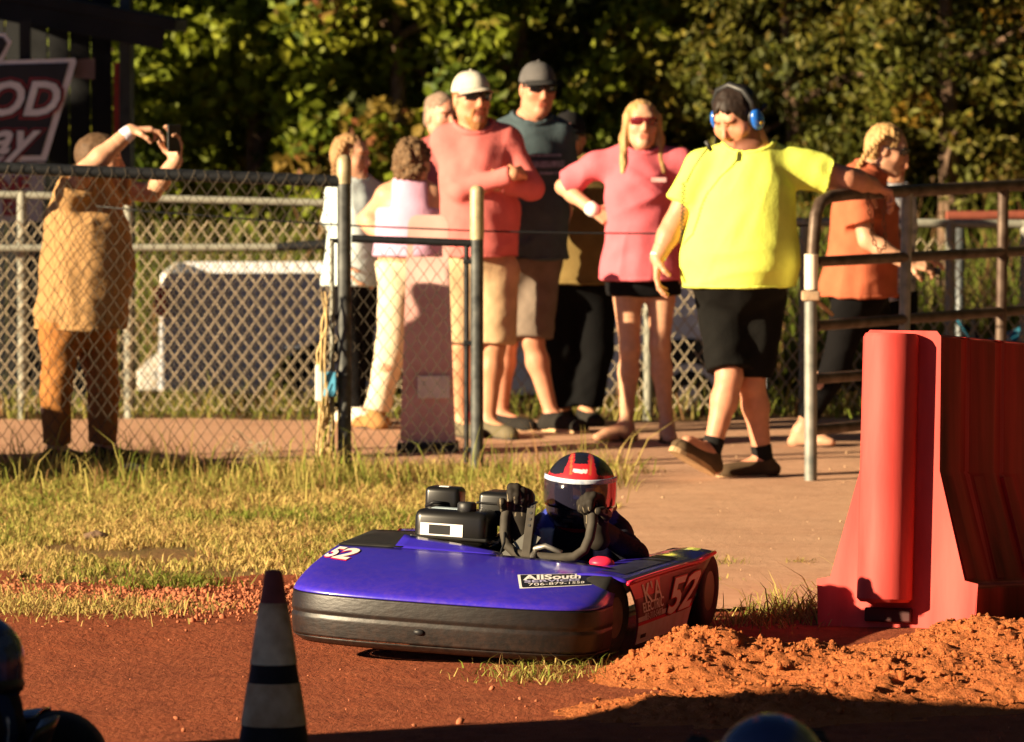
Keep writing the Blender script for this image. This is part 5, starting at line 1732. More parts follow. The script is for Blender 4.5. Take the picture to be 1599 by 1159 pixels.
# ---------------------------------------------------------------- helmeted driver, in kart coordinates (x forward, y kart's left, z up)
def build_driver(label, suit, suit2, shellcol, look=(1, 0, 0), hands=True, seat_at=(0, 0, 0)):
    d = thing('person', label, 'person', (0, 0, 0), local=True)
    o = np.array(seat_at, float) + A3(0, -.03, -.013)
    f = A3(1, 0, 0); lv = A3(0, 1, 0); up = A3(0, 0, 1)
    hm, sm = o + A3(-.36, .12, .17), o + A3(-.37, .12, .365)
    shR, shL = sm + A3(0, -.125, -.02), sm + A3(0, .125, -.02)
    gR, gL = o + A3(.058, -.035, .468), o + A3(.058, .285, .468)
    wR, wL = gR + A3(-.02, .05, -.055), gL + A3(-.055, -.01, -.06)
    eR, eL = o + A3(-.17, -.10, .30), o + A3(-.17, .37, .30)
    P = stations(hm, sm, None, f, [(-.1, .14, .105, 0), (.4, .13, .10, 0), (.85, .145, .105, 0), (1.0, .12, .085, 0)])
    P.append(cone(shR, shL, .058, .058, .04)); P.append(cone(sm, sm + up * .10, .06, .052, .03))
    for sh, el, wr in ((shR, eR, wR), (shL, eL, wL)):
        P += [cone(sh, el, .055, .045, .03), cone(el, wr, .045, .032, .02)]
    for sy in (-.085, .085):
        hp = hm + A3(.02, sy, -.03); kn = o + A3(.06, .12 + sy * 1.4, .235); an = o + A3(.40, .12 + sy * 1.3, .12)
        P += [cone(hp, kn, .075, .052, .03), cone(kn, an, .05, .036, .03), cone(an, an + A3(.11, 0, .035), .036, .03, .02)]
    V, Q = surf(P, .011, folds=(.004, 60, (.3, .5, 1), 2))
    # suit colours run over the panels of the suit itself
    T = np.tile(np.array(suit, float), (len(V), 1))
    q = V - o
    T[(np.abs(np.abs(q[:, 1] - .12) - .10) < .022) & (q[:, 2] < .36) & (q[:, 0] > -.45) & (q[:, 0] < -.2)] = (.75, .75, .78)
    T[(np.abs(q[:, 1] - .12) > .135)] = suit2
    T[(np.abs(q[:, 1] - .12) < .075)] = (.012, .012, .015)
    for wr in (wR, wL):
        T[np.linalg.norm(V - wr, axis=1) < .09] = (.06, .05, .035)
    mk('body', V, Q, mat('race suit', (1, 1, 1), .8, .06, 20, attr=True, bump=.2, bscale=90, spec=.15), d, True, cols=T)
    # ---- helmet
    lf = unit(look); lu = unit(up - (up @ lf) * lf); lr = np.cross(lf, lu)
    HC = o + A3(-.335, .12, .484)
    ax = (lr, lf, lu)
    def L(x, y, z): return HC + lr * x + lf * y + lu * z
    V, Q = surf([ell(L(0, -.005, .02), (.124, .142, .124), ax, .03), ell(L(0, .045, -.065), (.098, .095, .068), ax, .05), ell(L(0, -.03, -.06), (.108, .10, .07), ax, .05)], .0055,
                cuts=[plane_cut(L(0, 0, -.125), -lu)], it=1)
    q = (V - HC) @ np.array(ax).T
    T = np.tile(np.array(shellcol[0], float), (len(V), 1))
    th = np.arctan2(q[:, 0], q[:, 1]); ph = np.arcsin(np.clip(q[:, 2] / .145, -1, 1))
    red, wht = np.array(shellcol[1]), np.array(shellcol[2])
    fr = q[:, 1] > -.06
    wedge = (np.abs(q[:, 0]) < .050 + .35 * np.clip(.11 - q[:, 2], -.04, .05)) & (q[:, 2] > .055) & fr
    T[wedge] = red
    T[wedge & (np.abs(np.abs(q[:, 0]) - .012) < .012) & (q[:, 2] > .118)] = shellcol[0]
    T[wedge & (np.abs(np.abs(q[:, 0]) - .034) < .004) & (q[:, 2] > .085)] = np.array((.55, .12, .05))
    T[(np.abs(q[:, 0]) < .024) & (np.abs(q[:, 2] - .096) < .006) & (q[:, 1] > 0)] = wht * .9
    T[(np.abs(q[:, 0]) > .085) & (np.abs(q[:, 2] + .055 - .25 * (q[:, 1])) < .022)] = wht
    T[(np.abs(q[:, 0]) > .085) & (q[:, 2] < .075) & (q[:, 2] > -.035)] = red
    T[(np.abs(q[:, 0]) > .05) & (np.abs(q[:, 2] - .075 + .3 * (np.abs(q[:, 0]) - .05)) < .012)] = red
    T[(q[:, 2] < -.105)] = red * .8
    he = mk('helmet', V, Q, mat('helmet paint', (1, 1, 1), .25, .04, 10, attr=True, spec=.4, coat=.45), d, True, cols=T)
    def vis(u, v, g=.004):
        a = math.radians(-78 + 156 * u); b = math.radians(-23 + 45 * v)
        return L((.126 + g) * math.sin(a) * math.cos(b * .6), -.002 + (.146 + g) * math.cos(a) * math.cos(b * .5), .02 + .142 * math.sin(b))
    vo = MB().sheet(lambda u, v: vis(u, v), 30, 12, .003).build('visor', mat('smoked visor', (.012, .011, .022), .07, .2, 4, spec=.7, coat=1.0), he, True)
    MB().sheet(lambda u, v: vis(.02 + .96 * u, .84 + .16 * v, .0075), 30, 3, .002).build('visor_strip', mat('silver blue strip', (.30, .42, .66), .25, .35, 30, col2=(.75, .78, .85)), vo, True)
    text_on('number', '52', .022, lambda x, y, l: vis(.16 - x / .30, .90 + y / .11, .0095 + l), M_STICK, vo, bold=.0006, lift=.001)
    for j in (-1, 1):
        MB().box(L(j * .035, .137, -.075), (.035, .006, .012), (lr, lf, lu), bev=.002).build('chin_vent', M_KBLK, he)
    # ---- collar and gloves
    co = MB()
    co.tube([sm + up * .085 + A3(.085 * math.cos(a), .095 * math.sin(a), -.01) for a in np.linspace(0, 2 * math.pi, 25)[:-1]], .028, 10, closed=True)
    co.build('neck_collar', M_BLACKPL, d, True)
    for gpos, wr, th_, nm in ((gR, wR, 1, 'glove'), (gL, wL, -1, 'glove')):
        hd_ = unit(A3(.05, .12 * th_, .55) + (gpos - wr) * 3)
        n_ = unit(A3(.75, .35 * th_, -.1))
        hp = hand_prims(wr + hd_ * .0, hd_, A3(.2, th_ * 1.0, .0) if False else A3(.9, .25 * th_, -.2), -th_, 1.08, (1.15, 1.35, .9), .95, 1.42)
        hp.append(cone(wr - hd_ * .05, wr + hd_ * .01, .040, .034, .02))
        V, Q = surf(hp, .0042, it=1)
        q = V - wr
        t_ = np.cross(hd_, n_)
        lat = q @ unit(np.cross(hd_, unit(A3(.9, .25 * th_, -.2))))
        T = np.tile(np.array([.02, .016, .012]), (len(V), 1))
        T[(np.abs(((lat + .2) % .024) - .012) < .0016) & ((q @ hd_) > .02) & ((q @ hd_) < .10)] = (.22, .18, .12)
        g_ = mk('glove', V, Q, mat('racing glove', (1, 1, 1), .75, .1, 30, attr=True, spec=.2), d, True, cols=T)
        bpt = wr + hd_ * .085 + A3(.010, -.012 * th_, .004)
        MB().ball(bpt + unit(A3(.6, th_ * -.1, .5)) * .012 + A3(.012, .012 * th_, -.01), (.012, .013, .020), (A3(1, 0, 0), A3(0, 1, 0), unit(A3(.1, .15 * th_, 1))), 10, 8).build('thumb_patch', mat('red glove patch', (.62, .035, .035), .6, .15, 30), g_, True)
    return d

def place(root, x, y, yaw_fwd, roll=0.0):
    """kart-frame root: x forward; forward = (-sin, -cos)"""
    R = Matrix.Rotation(0, 3, 'Z')
    fw = Vector((-math.sin(yaw_fwd), -math.cos(yaw_fwd), 0)); lf = Vector((math.cos(yaw_fwd), -math.sin(yaw_fwd), 0))
    M = Matrix(((fw.x, lf.x, 0), (fw.y, lf.y, 0), (0, 0, 1)))
    piv = Matrix.Translation((0, .46, 0)) @ Matrix.Rotation(roll, 4, 'X') @ Matrix.Translation((0, -.46, 0))
    root.matrix_world = Matrix.Translation((x, y, .008)) @ M.to_4x4() @ piv

kart = build_kart('low blue and black racing kart number 52 cornering on the clay', (M_BLUE, M_NOSE))
driver = build_driver('kart driver in a red and black helmet gripping the wheel', (.035, .05, .30), (.012, .012, .02), ((.012, .012, .02), (.62, .025, .035), (.75, .72, .74)), look=unit(A3(1, .24, -.08)))
ROLL = math.radians(-2.6)
place(kart, KART_AT[0], KART_AT[1], KPSI, ROLL)
place(driver, KART_AT[0], KART_AT[1], KPSI, ROLL)
rag = MB()
rag.ball(A3(.16, .31, .285), (.035, .045, .022), n=12, m=8)
ro = rag.build('red_cloth', M_REDP, None, True)
for v in ro.data.vertices:
    v.co += v.co.normalized() * .004 * math.sin(v.co.x * 160) 
tag(ro, 'crumpled red cloth tucked at the cockpit edge', 'cloth')
place(ro, KART_AT[0], KART_AT[1], KPSI, ROLL)

# two more karts wait nearer the camera: only their drivers' helmets reach into the picture
def recolour(root, swap):
    for ob in [root] + list(root.children_recursive):
        if ob.type != 'MESH': continue
        for i, sl in enumerate(ob.material_slots):
            if sl.material in swap:
                sl.link = 'OBJECT'; sl.material = swap[sl.material]
M_NAVY = mat('navy paint', (.012, .03, .10), .2, .1, 5, spec=.5, coat=.7)
def waiting(labelk, labeld, x, y, yaw, look, helm, dz=0.0):
    k2 = build_kart(labelk, (M_NAVY, M_NOSE), full=False)
    d2 = build_driver(labeld, (.012, .03, .09), (.02, .02, .03), helm, look=look)
    place(k2, x, y, yaw); place(d2, x, y, yaw)
    return k2, d2
# ================================================================ THE PEOPLE
def hd_dir(yaw, pitch):
    y, p = math.radians(yaw), math.radians(pitch)
    return A3(math.sin(y) * math.cos(p), -math.cos(y) * math.cos(p), math.sin(p))
DOWN, UPV, RT, LT, TOCAM = A3(0, 0, -1), A3(0, 0, 1), A3(1, 0, 0), A3(-1, 0, 0), A3(0, -1, 0)
def ank(p, px, dy=0.0, z=.09):
    q = p.p(px, 600, dy); q[2] = z
    return q
def leg(p, hip, kn, an, toe_dir, r=1.0, ln=.20):
    td = unit(A3(*toe_dir))
    return dict(hip=hip, kn=kn, an=an, toe=an + td * ln + A3(0, 0, -.055 if abs(td[2]) < .1 else 0), r=r, td=td)
SOLEK = mat('dark sole', (.03, .027, .025), .8, .2, 20)
TAN_SK, RED_SK, PALE_SK = (.54, .26, .15), (.56, .25, .155), (.56, .30, .19)

# ---- big man in the yellow shirt
p = Person('big man in a bright yellow shirt wearing a blue headset, leaning on the pipe gate', 29.55, 'onlookers', RED_SK, 1.12)
p.setup(1160)
a1 = dict(sh=p.p(1096, 264), el=p.p(1052, 350, -.03), wr=p.p(1027, 402, -.07), hd=A3(-.06, -.25, -1), n=RT, thumb=1, curl=(.3, .45, .35), hs=1.08, r=1.12)
a2 = dict(sh=p.p(1246, 262), el=p.p(1322, 281, .02), wr=p.p(1361, 291, .14), hd=A3(.75, .45, -.32), n=A3(.3, .0, -1), thumb=1, curl=(.75, .8, .5), hs=1.08, r=1.3)
l1 = leg(p, p.p(1126, 472), p.p(1139, 588, -.10), p.p(1110, 708, -.16), (-.70, -.62, .42), 1.0)
l2 = leg(p, p.p(1188, 472), p.p(1173, 598, .02), ank(p, 1192, .06), (-.92, -.35, 0), 1.0)
p.body(math.radians(-18), a1['sh'], a2['sh'], l1['hip'], l2['hip'], p.p(1170, 226, -.01), [a1, a2], [l1, l2],
       st=[(-.05, .175, .16, 0), (.10, .225, .20, .045), (.32, .250, .225, .06), (.62, .222, .185, .035), (.88, .19, .135, .005), (.98, .13, .09, 0)], neck_r=.078)
p.head(p.p(1150, 186, -.03), hd_dir(-38, -27), A3(-.02, 0, 1), 1.16, fat=.22, nr=.082, stubble=(.40, .36, .36), open_eye=False, lip=(.92, .70, .68), brow=(.22, .13, .09))
short_hair(p.L, p.ax, p.sc, mat('dark brown hair', (.018, .010, .007), .6, .3, 60), p.root, .013, .056, (.86, -.50))
p.shirt(cloth('neon yellow tee', (.76, .84, .14), .05), p.p(1157, 448)[2], .66, .020, folds=(.007, 26, (.9, .2, .7), 3), sleeve_r=1.25, neck_r=.115, hem_tilt=(0, 0))
p.trousers(cloth('charcoal cargo shorts', (.006, .0055, .005)), .17, .92, None, .012, .020, rs=1.0, name='shorts')
e = unit(A3(-.75, -.6, 0)); tl_ = math.radians(27)
shoe(l1['an'], l1['an'] + (e * math.cos(tl_) + UPV * math.sin(tl_)) * .22, cloth('brown canvas shoe', (.085, .055, .032)), p.root, M_SOLE, up=UPV * math.cos(tl_) - e * math.sin(tl_), w=.05)
shoe(l2['an'], l2['an'] + l2['td'] * .23, cloth('brown canvas shoe', (.085, .055, .032)), p.root, M_SOLE, w=.05)
for l in (l1, l2):
    d_ = unit(l['kn'] - l['an'])
    V, Q = surf([cone(l['an'] - d_ * .02, l['an'] + d_ * .075, .046, .050, .01, end=0.0)], .007)
    mk('sock', V, Q, cloth('black sock', (.014, .013, .013)), p.root, True)
V, Q = surf([cone(a1['wr'] + unit(a1['el'] - a1['wr']) * .005, a1['wr'] + unit(a1['el'] - a1['wr']) * .022, .038, .039, .004, end=0.0)], .005)
mk('wristband', V, Q, mat('mint band', (.25, .72, .60), .5, .1, 20), p.root, True)
# headset
L_ = p.L; s_ = p.sc
hs_ = MB().tube([L_(-.088 * 1.05, -.005, .02), L_(-.092, -.012, .07), L_(-.062, -.018, .118), L_(0, -.022, .140), L_(.062, -.018, .118), L_(.092, -.012, .07), L_(.088 * 1.05, -.005, .02)], .014 * s_, 10).build('headset', M_BLACKPL, p.root, True)
MB().tube([L_(-.09, -.012, .07), L_(-.062, -.060, .085), L_(0, -.088, .09), L_(.062, -.060, .085), L_(.09, -.012, .07)], .012, 8).build('rear_band', M_BLACKPL, hs_, True)
M_CUP = mat('blue ear cup', (.015, .12, .52), .22, .1, 9, spec=.5, coat=.5)
for sx in (-1, 1):
    MB().ball(L_(sx * .098, -.004, -.004), (.024 * s_, .035 * s_, .046 * s_), p.ax, 18, 12).build('ear_cup', M_CUP, hs_, True)
    MB().ball(L_(sx * .086, -.004, -.004), (.016 * s_, .038 * s_, .048 * s_), p.ax, 16, 10).build('ear_pad', M_BLACKPL, hs_, True)
MB().ball(L_(-.121, .004, -.014), (.003, .012, .009), p.ax, 10, 6).build('badge', mat('gold badge', (.65, .42, .04), .5, .1, 20), hs_, True)
MB().ball(L_(.121, .004, -.014), (.003, .012, .009), p.ax, 10, 6).build('badge', mat('gold badge', (.65, .42, .04), .5, .1, 20), hs_, True)
MB().tube([L_(-.098, -.045, .012), L_(-.098, -.085, .018)], .012, 8).build('aerial', M_BLACKPL, hs_, True)
MB().tube([L_(.100, .01, -.03), L_(.092, .06, -.075), L_(.060, .115, -.090)], .004, 6).build('mic_boom', M_BLACKPL, hs_, True)
cord = [p.p(1108, 228, -.20), p.p(1096, 243, -.21), p.p(1083, 262, -.20), p.p(1072, 285, -.20)]
cd = MB().tube(cord, .004, 6)
coil = [p.p(1071 - 3 * t - 3, 285 + 75 * t, -.20 + .02 * t) + .008 * A3(math.cos(t * 75), math.sin(t * 75), 0) for t in np.linspace(0, 1, 110)]
cd.tube(coil, .003, 4); cd.tube([p.p(1065, 360, -.18), p.p(1062, 380, -.10)], .004, 6)
cd.tube([p.p(1102, 220, -.20), p.p(1111, 236, -.20)], .010, 8)
cd.build('radio_cord', M_BLACKPL, p.root, True)

# ---- man in the salmon shirt, arms folded
p = Person('bearded man in a salmon long-sleeved shirt and pale cap with folded arms', 32.3, 'onlookers', TAN_SK, 1.06)
p.setup(770)
a1 = dict(sh=p.p(696, 222), el=p.p(722, 296, -.17), wr=p.p(802, 272, -.27), hd=A3(.5, .85, .1), n=A3(-.3, .8, -.5), thumb=1, curl=(.5, .5, .4), r=1.1)
a2 = dict(sh=p.p(792, 224, .02), el=p.p(830, 294, -.09), wr=p.p(778, 288, -.22), hd=A3(-.75, .5, .15), n=A3(0, 1, 0), thumb=-1, curl=(.35, .4, .3), r=1.1)
l1 = leg(p, p.p(722, 415), p.p(722, 540, -.02), ank(p, 720, .04), (.35, -.9, 0))
l2 = leg(p, p.p(775, 415), p.p(772, 540, -.03), ank(p, 762, -.02), (.62, -.75, 0))
p.body(math.radians(22), a1['sh'], a2['sh'], l1['hip'], l2['hip'], p.p(738, 205), [a1, a2], [l1, l2],
       st=[(-.05, .150, .125, 0), (.12, .162, .14, .02), (.42, .168, .15, .03), (.75, .172, .138, .02), (.97, .14, .09, 0)], neck_r=.066)
p.head(p.p(737, 155, -.02), hd_dir(24, 2), A3(0, 0, 1), 1.08, fat=.06, nr=.066, open_eye=False, brow=(.35, .2, .1))
beard_part(p.L, p.ax, p.sc, mat('ginger beard', (.30, .13, .045), .8, .3, 60), p.root, .03)
short_hair(p.L, p.ax, p.sc, mat('ginger hair', (.20, .09, .035), .8, .3, 60), p.root, .006, .03)
ball_cap(p.L, p.ax, p.sc, cloth('pale grey cap', (.50, .47, .40), .15), cloth('grey cap brim', (.42, .38, .32), .2), p.root, 1, cloth('cream mesh', (.66, .60, .48)))
sunglasses(p.L, p.ax, p.sc, M_BLACKGLASS, M_BLACKPL, p.root)
p.shirt(cloth('salmon shirt', (.60, .155, .145), .08), p.p(750, 402)[2], 1, .020, True, folds=(.009, 34, (.8, .3, .7), 8), loose=.004, neck_r=.092)
p.trousers(cloth('khaki shorts', (.46, .32, .19)), .10, .98, None, .016, .022, name='shorts')
for l in (l1, l2): shoe(l['an'], l['an'] + l['td'] * .22, cloth('olive grey shoe', (.13, .11, .07)), p.root, SOLEK)

# ---- man in the dark grey shirt
p = Person('smiling man in a dark slate shirt, grey cap and sunglasses', 32.75, 'onlookers', RED_SK, 1.04)
p.setup(830)
a1 = dict(sh=p.p(786, 210), el=p.p(768, 300, .10), wr=p.p(790, 380, .02), hd=A3(.2, -.2, -1), n=RT, thumb=1)
a2 = dict(sh=p.p(872, 212, .02), el=p.p(884, 300, .10), wr=p.p(872, 385, .03), hd=A3(0, -.2, -1), n=LT, thumb=-1)
l1 = leg(p, p.p(800, 415), p.p(792, 532, .02), ank(p, 782, .12), (.75, -.6, 0))
l2 = leg(p, p.p(842, 415), p.p(832, 530, -.04), p.p(862, 655, -.05), (.72, -.60, -.05))
l2['an'][2] = .10
p.body(math.radians(20), a1['sh'], a2['sh'], l1['hip'], l2['hip'], p.p(828, 190), [a1, a2], [l1, l2],
       st=[(-.05, .150, .12, 0), (.12, .165, .135, .02), (.42, .165, .14, .03), (.75, .178, .135, .01), (.97, .14, .09, 0)], neck_r=.066)
p.head(p.p(840, 140, -.02), hd_dir(18, -4), A3(.03, 0, 1), 1.08, fat=.05, nr=.068, open_eye=False, lip=(.9, .62, .6))
short_hair(p.L, p.ax, p.sc, mat('dark brown hair', (.018, .010, .007), .6, .3, 60), p.root, .005, .03)
ball_cap(p.L, p.ax, p.sc, cloth('charcoal cap', (.10, .095, .095), .15), cloth('black cap brim', (.025, .024, .025)), p.root)
sunglasses(p.L, p.ax, p.sc, M_BLACKGLASS, M_BLACKPL, p.root)
p.shirt(cloth('slate tee', (.058, .085, .10), .1), p.p(820, 405)[2], .8, .022, folds=(.008, 30, (.5, .3, .9), 12), loose=.015, sleeve_r=1.45, neck_r=.092)
p.trousers(cloth('grey brown shorts', (.16, .125, .10)), .10, .98, None, .016, .024, name='shorts')
mshoe = cloth('black trainer', (.022, .02, .018))
for l in (l1, l2): shoe(l['an'], l['an'] + l['td'] * .23, mshoe, p.root, M_SOLE)
sx_ = unit(np.cross(A3(0, 0, 1), p.f))
for j, (w_, h_) in enumerate(((.17, .012), (.21, .034), (.14, .014))):       # faint lilac print across the chest
    z_ = p.sm[2] - .10 - .045 * j
    def chest(a, b, w_=w_, h_=h_, z_=z_):
        ang = (a - .5) * w_ / .16
        q = A3(p.sm[0], p.sm[1], z_ + (b - .5) * h_) + p.f * (.016 + .176 * math.cos(ang)) + sx_ * (.205 * math.sin(ang))
        return q
    MB().grid(chest, 12, 2).build('chest_print', mat('lilac grey print', (.20, .21, .30), .9, .5, 60), p.root, True)

# ---- man in olive, black cap
p = Person('bearded man in an olive shirt and black cap half hidden behind the others', 33.3, 'onlookers', TAN_SK, 1.06)
p.setup(905)
a1 = dict(sh=p.p(862, 272), el=p.p(850, 350, .05), wr=p.p(868, 410, -.06), hd=A3(.3, -.3, -1), n=RT, thumb=1)
a2 = dict(sh=p.p(938, 274), el=p.p(952, 350, .08), wr=p.p(945, 415, .0), hd=A3(0, -.2, -1), n=LT, thumb=-1)
l1 = leg(p, p.p(880, 445), p.p(876, 545), ank(p, 880, .05), (-.2, -1, 0), 1.05)
l2 = leg(p, p.p(928, 445), p.p(930, 545), ank(p, 915, .0), (.3, -1, 0), 1.05)
p.body(math.radians(-5), a1['sh'], a2['sh'], l1['hip'], l2['hip'], p.p(893, 256), [a1, a2], [l1, l2],
       st=[(-.05, .17, .14, 0), (.12, .185, .16, .02), (.42, .19, .17, .03), (.75, .185, .145, .01), (.97, .14, .10, 0)])
p.head(p.p(888, 216, -.02), hd_dir(-12, -3), UPV, 1.05, open_eye=False, nr=.064)
beard_part(p.L, p.ax, p.sc, mat('dark beard', (.025, .014, .009), .8, .3, 60), p.root, .035)
short_hair(p.L, p.ax, p.sc, mat('black hair', (.01, .008, .007), .6, .3, 60), p.root, .006, .03)
cp_ = ball_cap(p.L, p.ax, p.sc, cloth('black cap', (.014, .013, .014)), cloth('black cap brim', (.025, .024, .025)), p.root)
MB().sheet(lambda a, b: p.L(-.030 + .06 * a, .102 - 6 * (-.030 + .06 * a) ** 2 - .012 * b, .062 + .020 * b), 8, 2, .003).build('cap_patch', mat('red white patch', (.75, .35, .32), .6, .3, 40), cp_, True)
sunglasses(p.L, p.ax, p.sc, mat('blue mirror lens', (.05, .08, .14), .08, .1, 5, spec=.7), M_BLACKPL, p.root)
p.shirt(cloth('olive tee', (.18, .125, .045), .12), p.p(900, 442)[2], .8, .022, folds=(.009, 30, (.5, .3, .9), 14), loose=.01, sleeve_r=1.4)
p.trousers(cloth('black trousers', (.003, .003, .0035)), .10, 1, .93, .020, .03)
for l in (l1, l2): shoe(l['an'], l['an'] + l['td'] * .22, mshoe, p.root, SOLEK)

# ---- woman in pink
p = Person('blonde woman in a loose pink tee and sunglasses, hand on hip', 31.95, 'onlookers', PALE_SK, .95)
p.setup(1010)
a1 = dict(sh=p.p(932, 258), el=p.p(879, 292, .10), wr=p.p(926, 328, -.05), hd=A3(.75, -.10, -.45), n=A3(.3, .75, -.3), thumb=1, curl=(.5, .8, .5), hs=.92, r=1.0)
a2 = dict(sh=p.p(1062, 254), el=p.p(1086, 330, .08), wr=p.p(1070, 400, .0), hd=A3(-.05, -.2, -1), n=LT, thumb=-1, hs=.92, r=1.1)
l1 = leg(p, p.p(978, 440), p.p(984, 545, -.03), ank(p, 978, .02), (-.85, -.5, 0), .98)
l2 = leg(p, p.p(1034, 440), p.p(1030, 540, -.03), ank(p, 1042, -.02), (.1, -1, 0), .98)
p.body(math.radians(4), a1['sh'], a2['sh'], l1['hip'], l2['hip'], p.p(1001, 238), [a1, a2], [l1, l2],
       st=[(-.05, .160, .125, 0), (.10, .165, .13, 0), (.42, .135, .115, .01), (.74, .140, .12, .025), (.97, .12, .08, 0)])
p.head(p.p(1002, 196, -.02), hd_dir(8, 8), A3(.04, 0, 1), 1.03, open_eye=False, nr=.056, brow=(.7, .55, .4), lip=(.9, .55, .55))
sunglasses(p.L, p.ax, p.sc, mat('red brown lens', (.10, .008, .012), .08, .1, 5, spec=.7), mat('red frame', (.30, .02, .03), .3, .1, 5), p.root)
M_BLOND = mat('blonde hair', (.42, .25, .10), .55, .35, 50, stretch=(1, 1, .12), bump=.4, bscale=80)
def long_hair(L, ax, s, m, parent, low, side=.075, fall=()):
    P = [ell(L(0, -.022, .034), np.array([.087, .100, .094]) * s, ax, .03), ell(L(0, -.055, -.03), np.array([.082, .055, .09]) * s, ax, .04)]
    for sx in (-1, 1):
        P += [cone(L(sx * .074, .022, .040), L(sx * .082, .006, -.07), .020 * s, .024 * s, .03), cone(L(sx * .082, .006, -.07), L(sx * (.086 + .01), .055, -low), .024 * s, .014 * s, .03)]
    V, Q = surf(P, .0065, cuts=[lambda Pt: -(ell(L(0, .085, -.02), np.array([.060, .085, .085]) * s, ax)[0](Pt))], it=1)
    N = vnormals(V, Q); q = (V - L(0, 0, 0)) @ np.array(ax).T
    V = V + N * (.004 * fbm(q[:, 0] * 80, q[:, 1] * 80, q[:, 2] * 6, 2, 6))[:, None]
    mk('hair', V, Q, m, parent, True)
long_hair(p.L, p.ax, p.sc, M_BLOND, p.root, .235)
p.shirt(cloth('pink tee', (.62, .13, .165), .07), p.p(1005, 437)[2], .86, .022, folds=(.007, 28, (.6, .3, .9), 18), loose=.022, sleeve_r=1.35, neck_r=.088)
p.trousers(cloth('black denim shorts', (.005, .005, .006)), .12, .50, None, .020, .012, name='shorts', hemz=p.p(1005, 462)[2])
for l in (l1, l2): sandal(l['an'], l['toe'], mat('brown sandal', (.06, .035, .025), .7, .2, 20), p.root)
el_ = a1['el'] - a1['wr']
V, Q = surf([cone(a1['wr'] + unit(el_) * .0, a1['wr'] + unit(el_) * .03, .036, .037, .004, end=0.0)], .005)
mk('wristband', V, Q, mat('white band', (.80, .78, .72), .5, .1, 20), p.root, True)
MB().box(p.sm + p.f * .168 + A3(.085, 0, -.075), (.075, .004, .022), (unit(np.cross(A3(0, 0, 1), p.f)), p.f, UPV)).build('chest_print', mat('pale print', (.70, .40, .40), .9, .2, 30), p.root)

# ---- woman in orange walking off
p = Person('woman in a rust orange tee with a blonde braid walking away behind the pipe gate', 31.6, 'onlookers', PALE_SK, .96)
p.setup(1330)
a1 = dict(sh=p.p(1334, 290, -.16), el=p.p(1354, 375, -.20), wr=p.p(1418, 412, -.24), hd=A3(.9, -.1, -.1), n=A3(.2, .5, -.7), thumb=-1, curl=(.6, .9, .6), hs=.92, r=1.12)
a2 = dict(sh=p.p(1356, 290, .16), el=p.p(1392, 360, .20), wr=p.p(1425, 405, .10), hd=A3(.9, -.1, 0), n=DOWN, thumb=1, hs=.92)
l1 = leg(p, p.p(1330, 470, -.08), p.p(1308, 568, -.06), ank(p, 1250, -.02), (.85, -.45, 0), 1.1)
l2 = leg(p, p.p(1352, 470, .08), p.p(1395, 565, .08), ank(p, 1400, .10), (.95, -.2, 0), 1.1)
p.body(math.radians(78), a1['sh'], a2['sh'], l1['hip'], l2['hip'], p.p(1362, 268), [a1, a2], [l1, l2],
       st=[(-.05, .165, .145, 0), (.10, .17, .15, 0), (.42, .145, .13, .02), (.74, .15, .13, .02), (.97, .12, .085, 0)])
p.head(p.p(1386, 234, 0), hd_dir(82, -14), A3(.1, 0, 1), 1.02, open_eye=False, nr=.056)
V, Q = surf([ell(p.L(0, -.020, .034), np.array([.084, .098, .094]) * p.sc, p.ax, .02), ell(p.L(0, -.058, -.025), np.array([.074, .05, .07]) * p.sc, p.ax, .03)], .0065, cuts=[plane_cut(p.L(0, .055, .04), p.ax[1] * .8 - p.ax[2] * .6)], it=1)
N = vnormals(V, Q); V = V + N * (.005 * fbm(V[:, 0] * 90, V[:, 1] * 60, V[:, 2] * 30, 2, 6))[:, None]
hr_ = mk('hair', V, Q, M_BLOND, p.root, True)
def braid(pts, r, m, parent):
    b = MB(); pts = np.array(pts); n_ = 2 * len(pts)
    for i in range(n_):
        t = i / (n_ - 1) * (len(pts) - 1); k_ = min(int(t), len(pts) - 2); q = pts[k_] + (pts[k_ + 1] - pts[k_]) * (t - k_)
        rr_ = r * (1 - .35 * i / n_)
        for sx in (-1, 1):
            b.ball(q + A3(sx * rr_ * .5, 0, (sx * .3) * rr_), (rr_ * .75, rr_ * .8, rr_ * .95), n=8, m=6)
    b.build('braid', m, parent, True)
braid([p.p(1376, 216, -.095), p.p(1366, 226, -.10), p.p(1354, 240, -.10), p.p(1344, 254, -.10), p.p(1336, 270, -.10)], .019, M_BLOND, hr_)
sunglasses(p.L, p.ax, p.sc, M_BLACKGLASS, M_BLACKPL, p.root)
p.shirt(cloth('rust orange tee', (.42, .11, .055), .1), p.p(1340, 464)[2], .72, .022, folds=(.007, 28, (.6, .3, .9), 22), loose=.015, sleeve_r=1.5, neck_r=.085)
p.trousers(cloth('black leggings', (.004, .0035, .004)), .10, 1, .82, .008, .0, name='leggings')
for l in (l1, l2): sandal(l['an'], l['toe'], mat('dark sandal', (.02, .017, .017), .7, .2, 20), p.root)
MB().box(p.p(1460, 424, -.22), (.06, .02, .035), bev=.006).build('held_phone', M_BLACKPL, p.root)

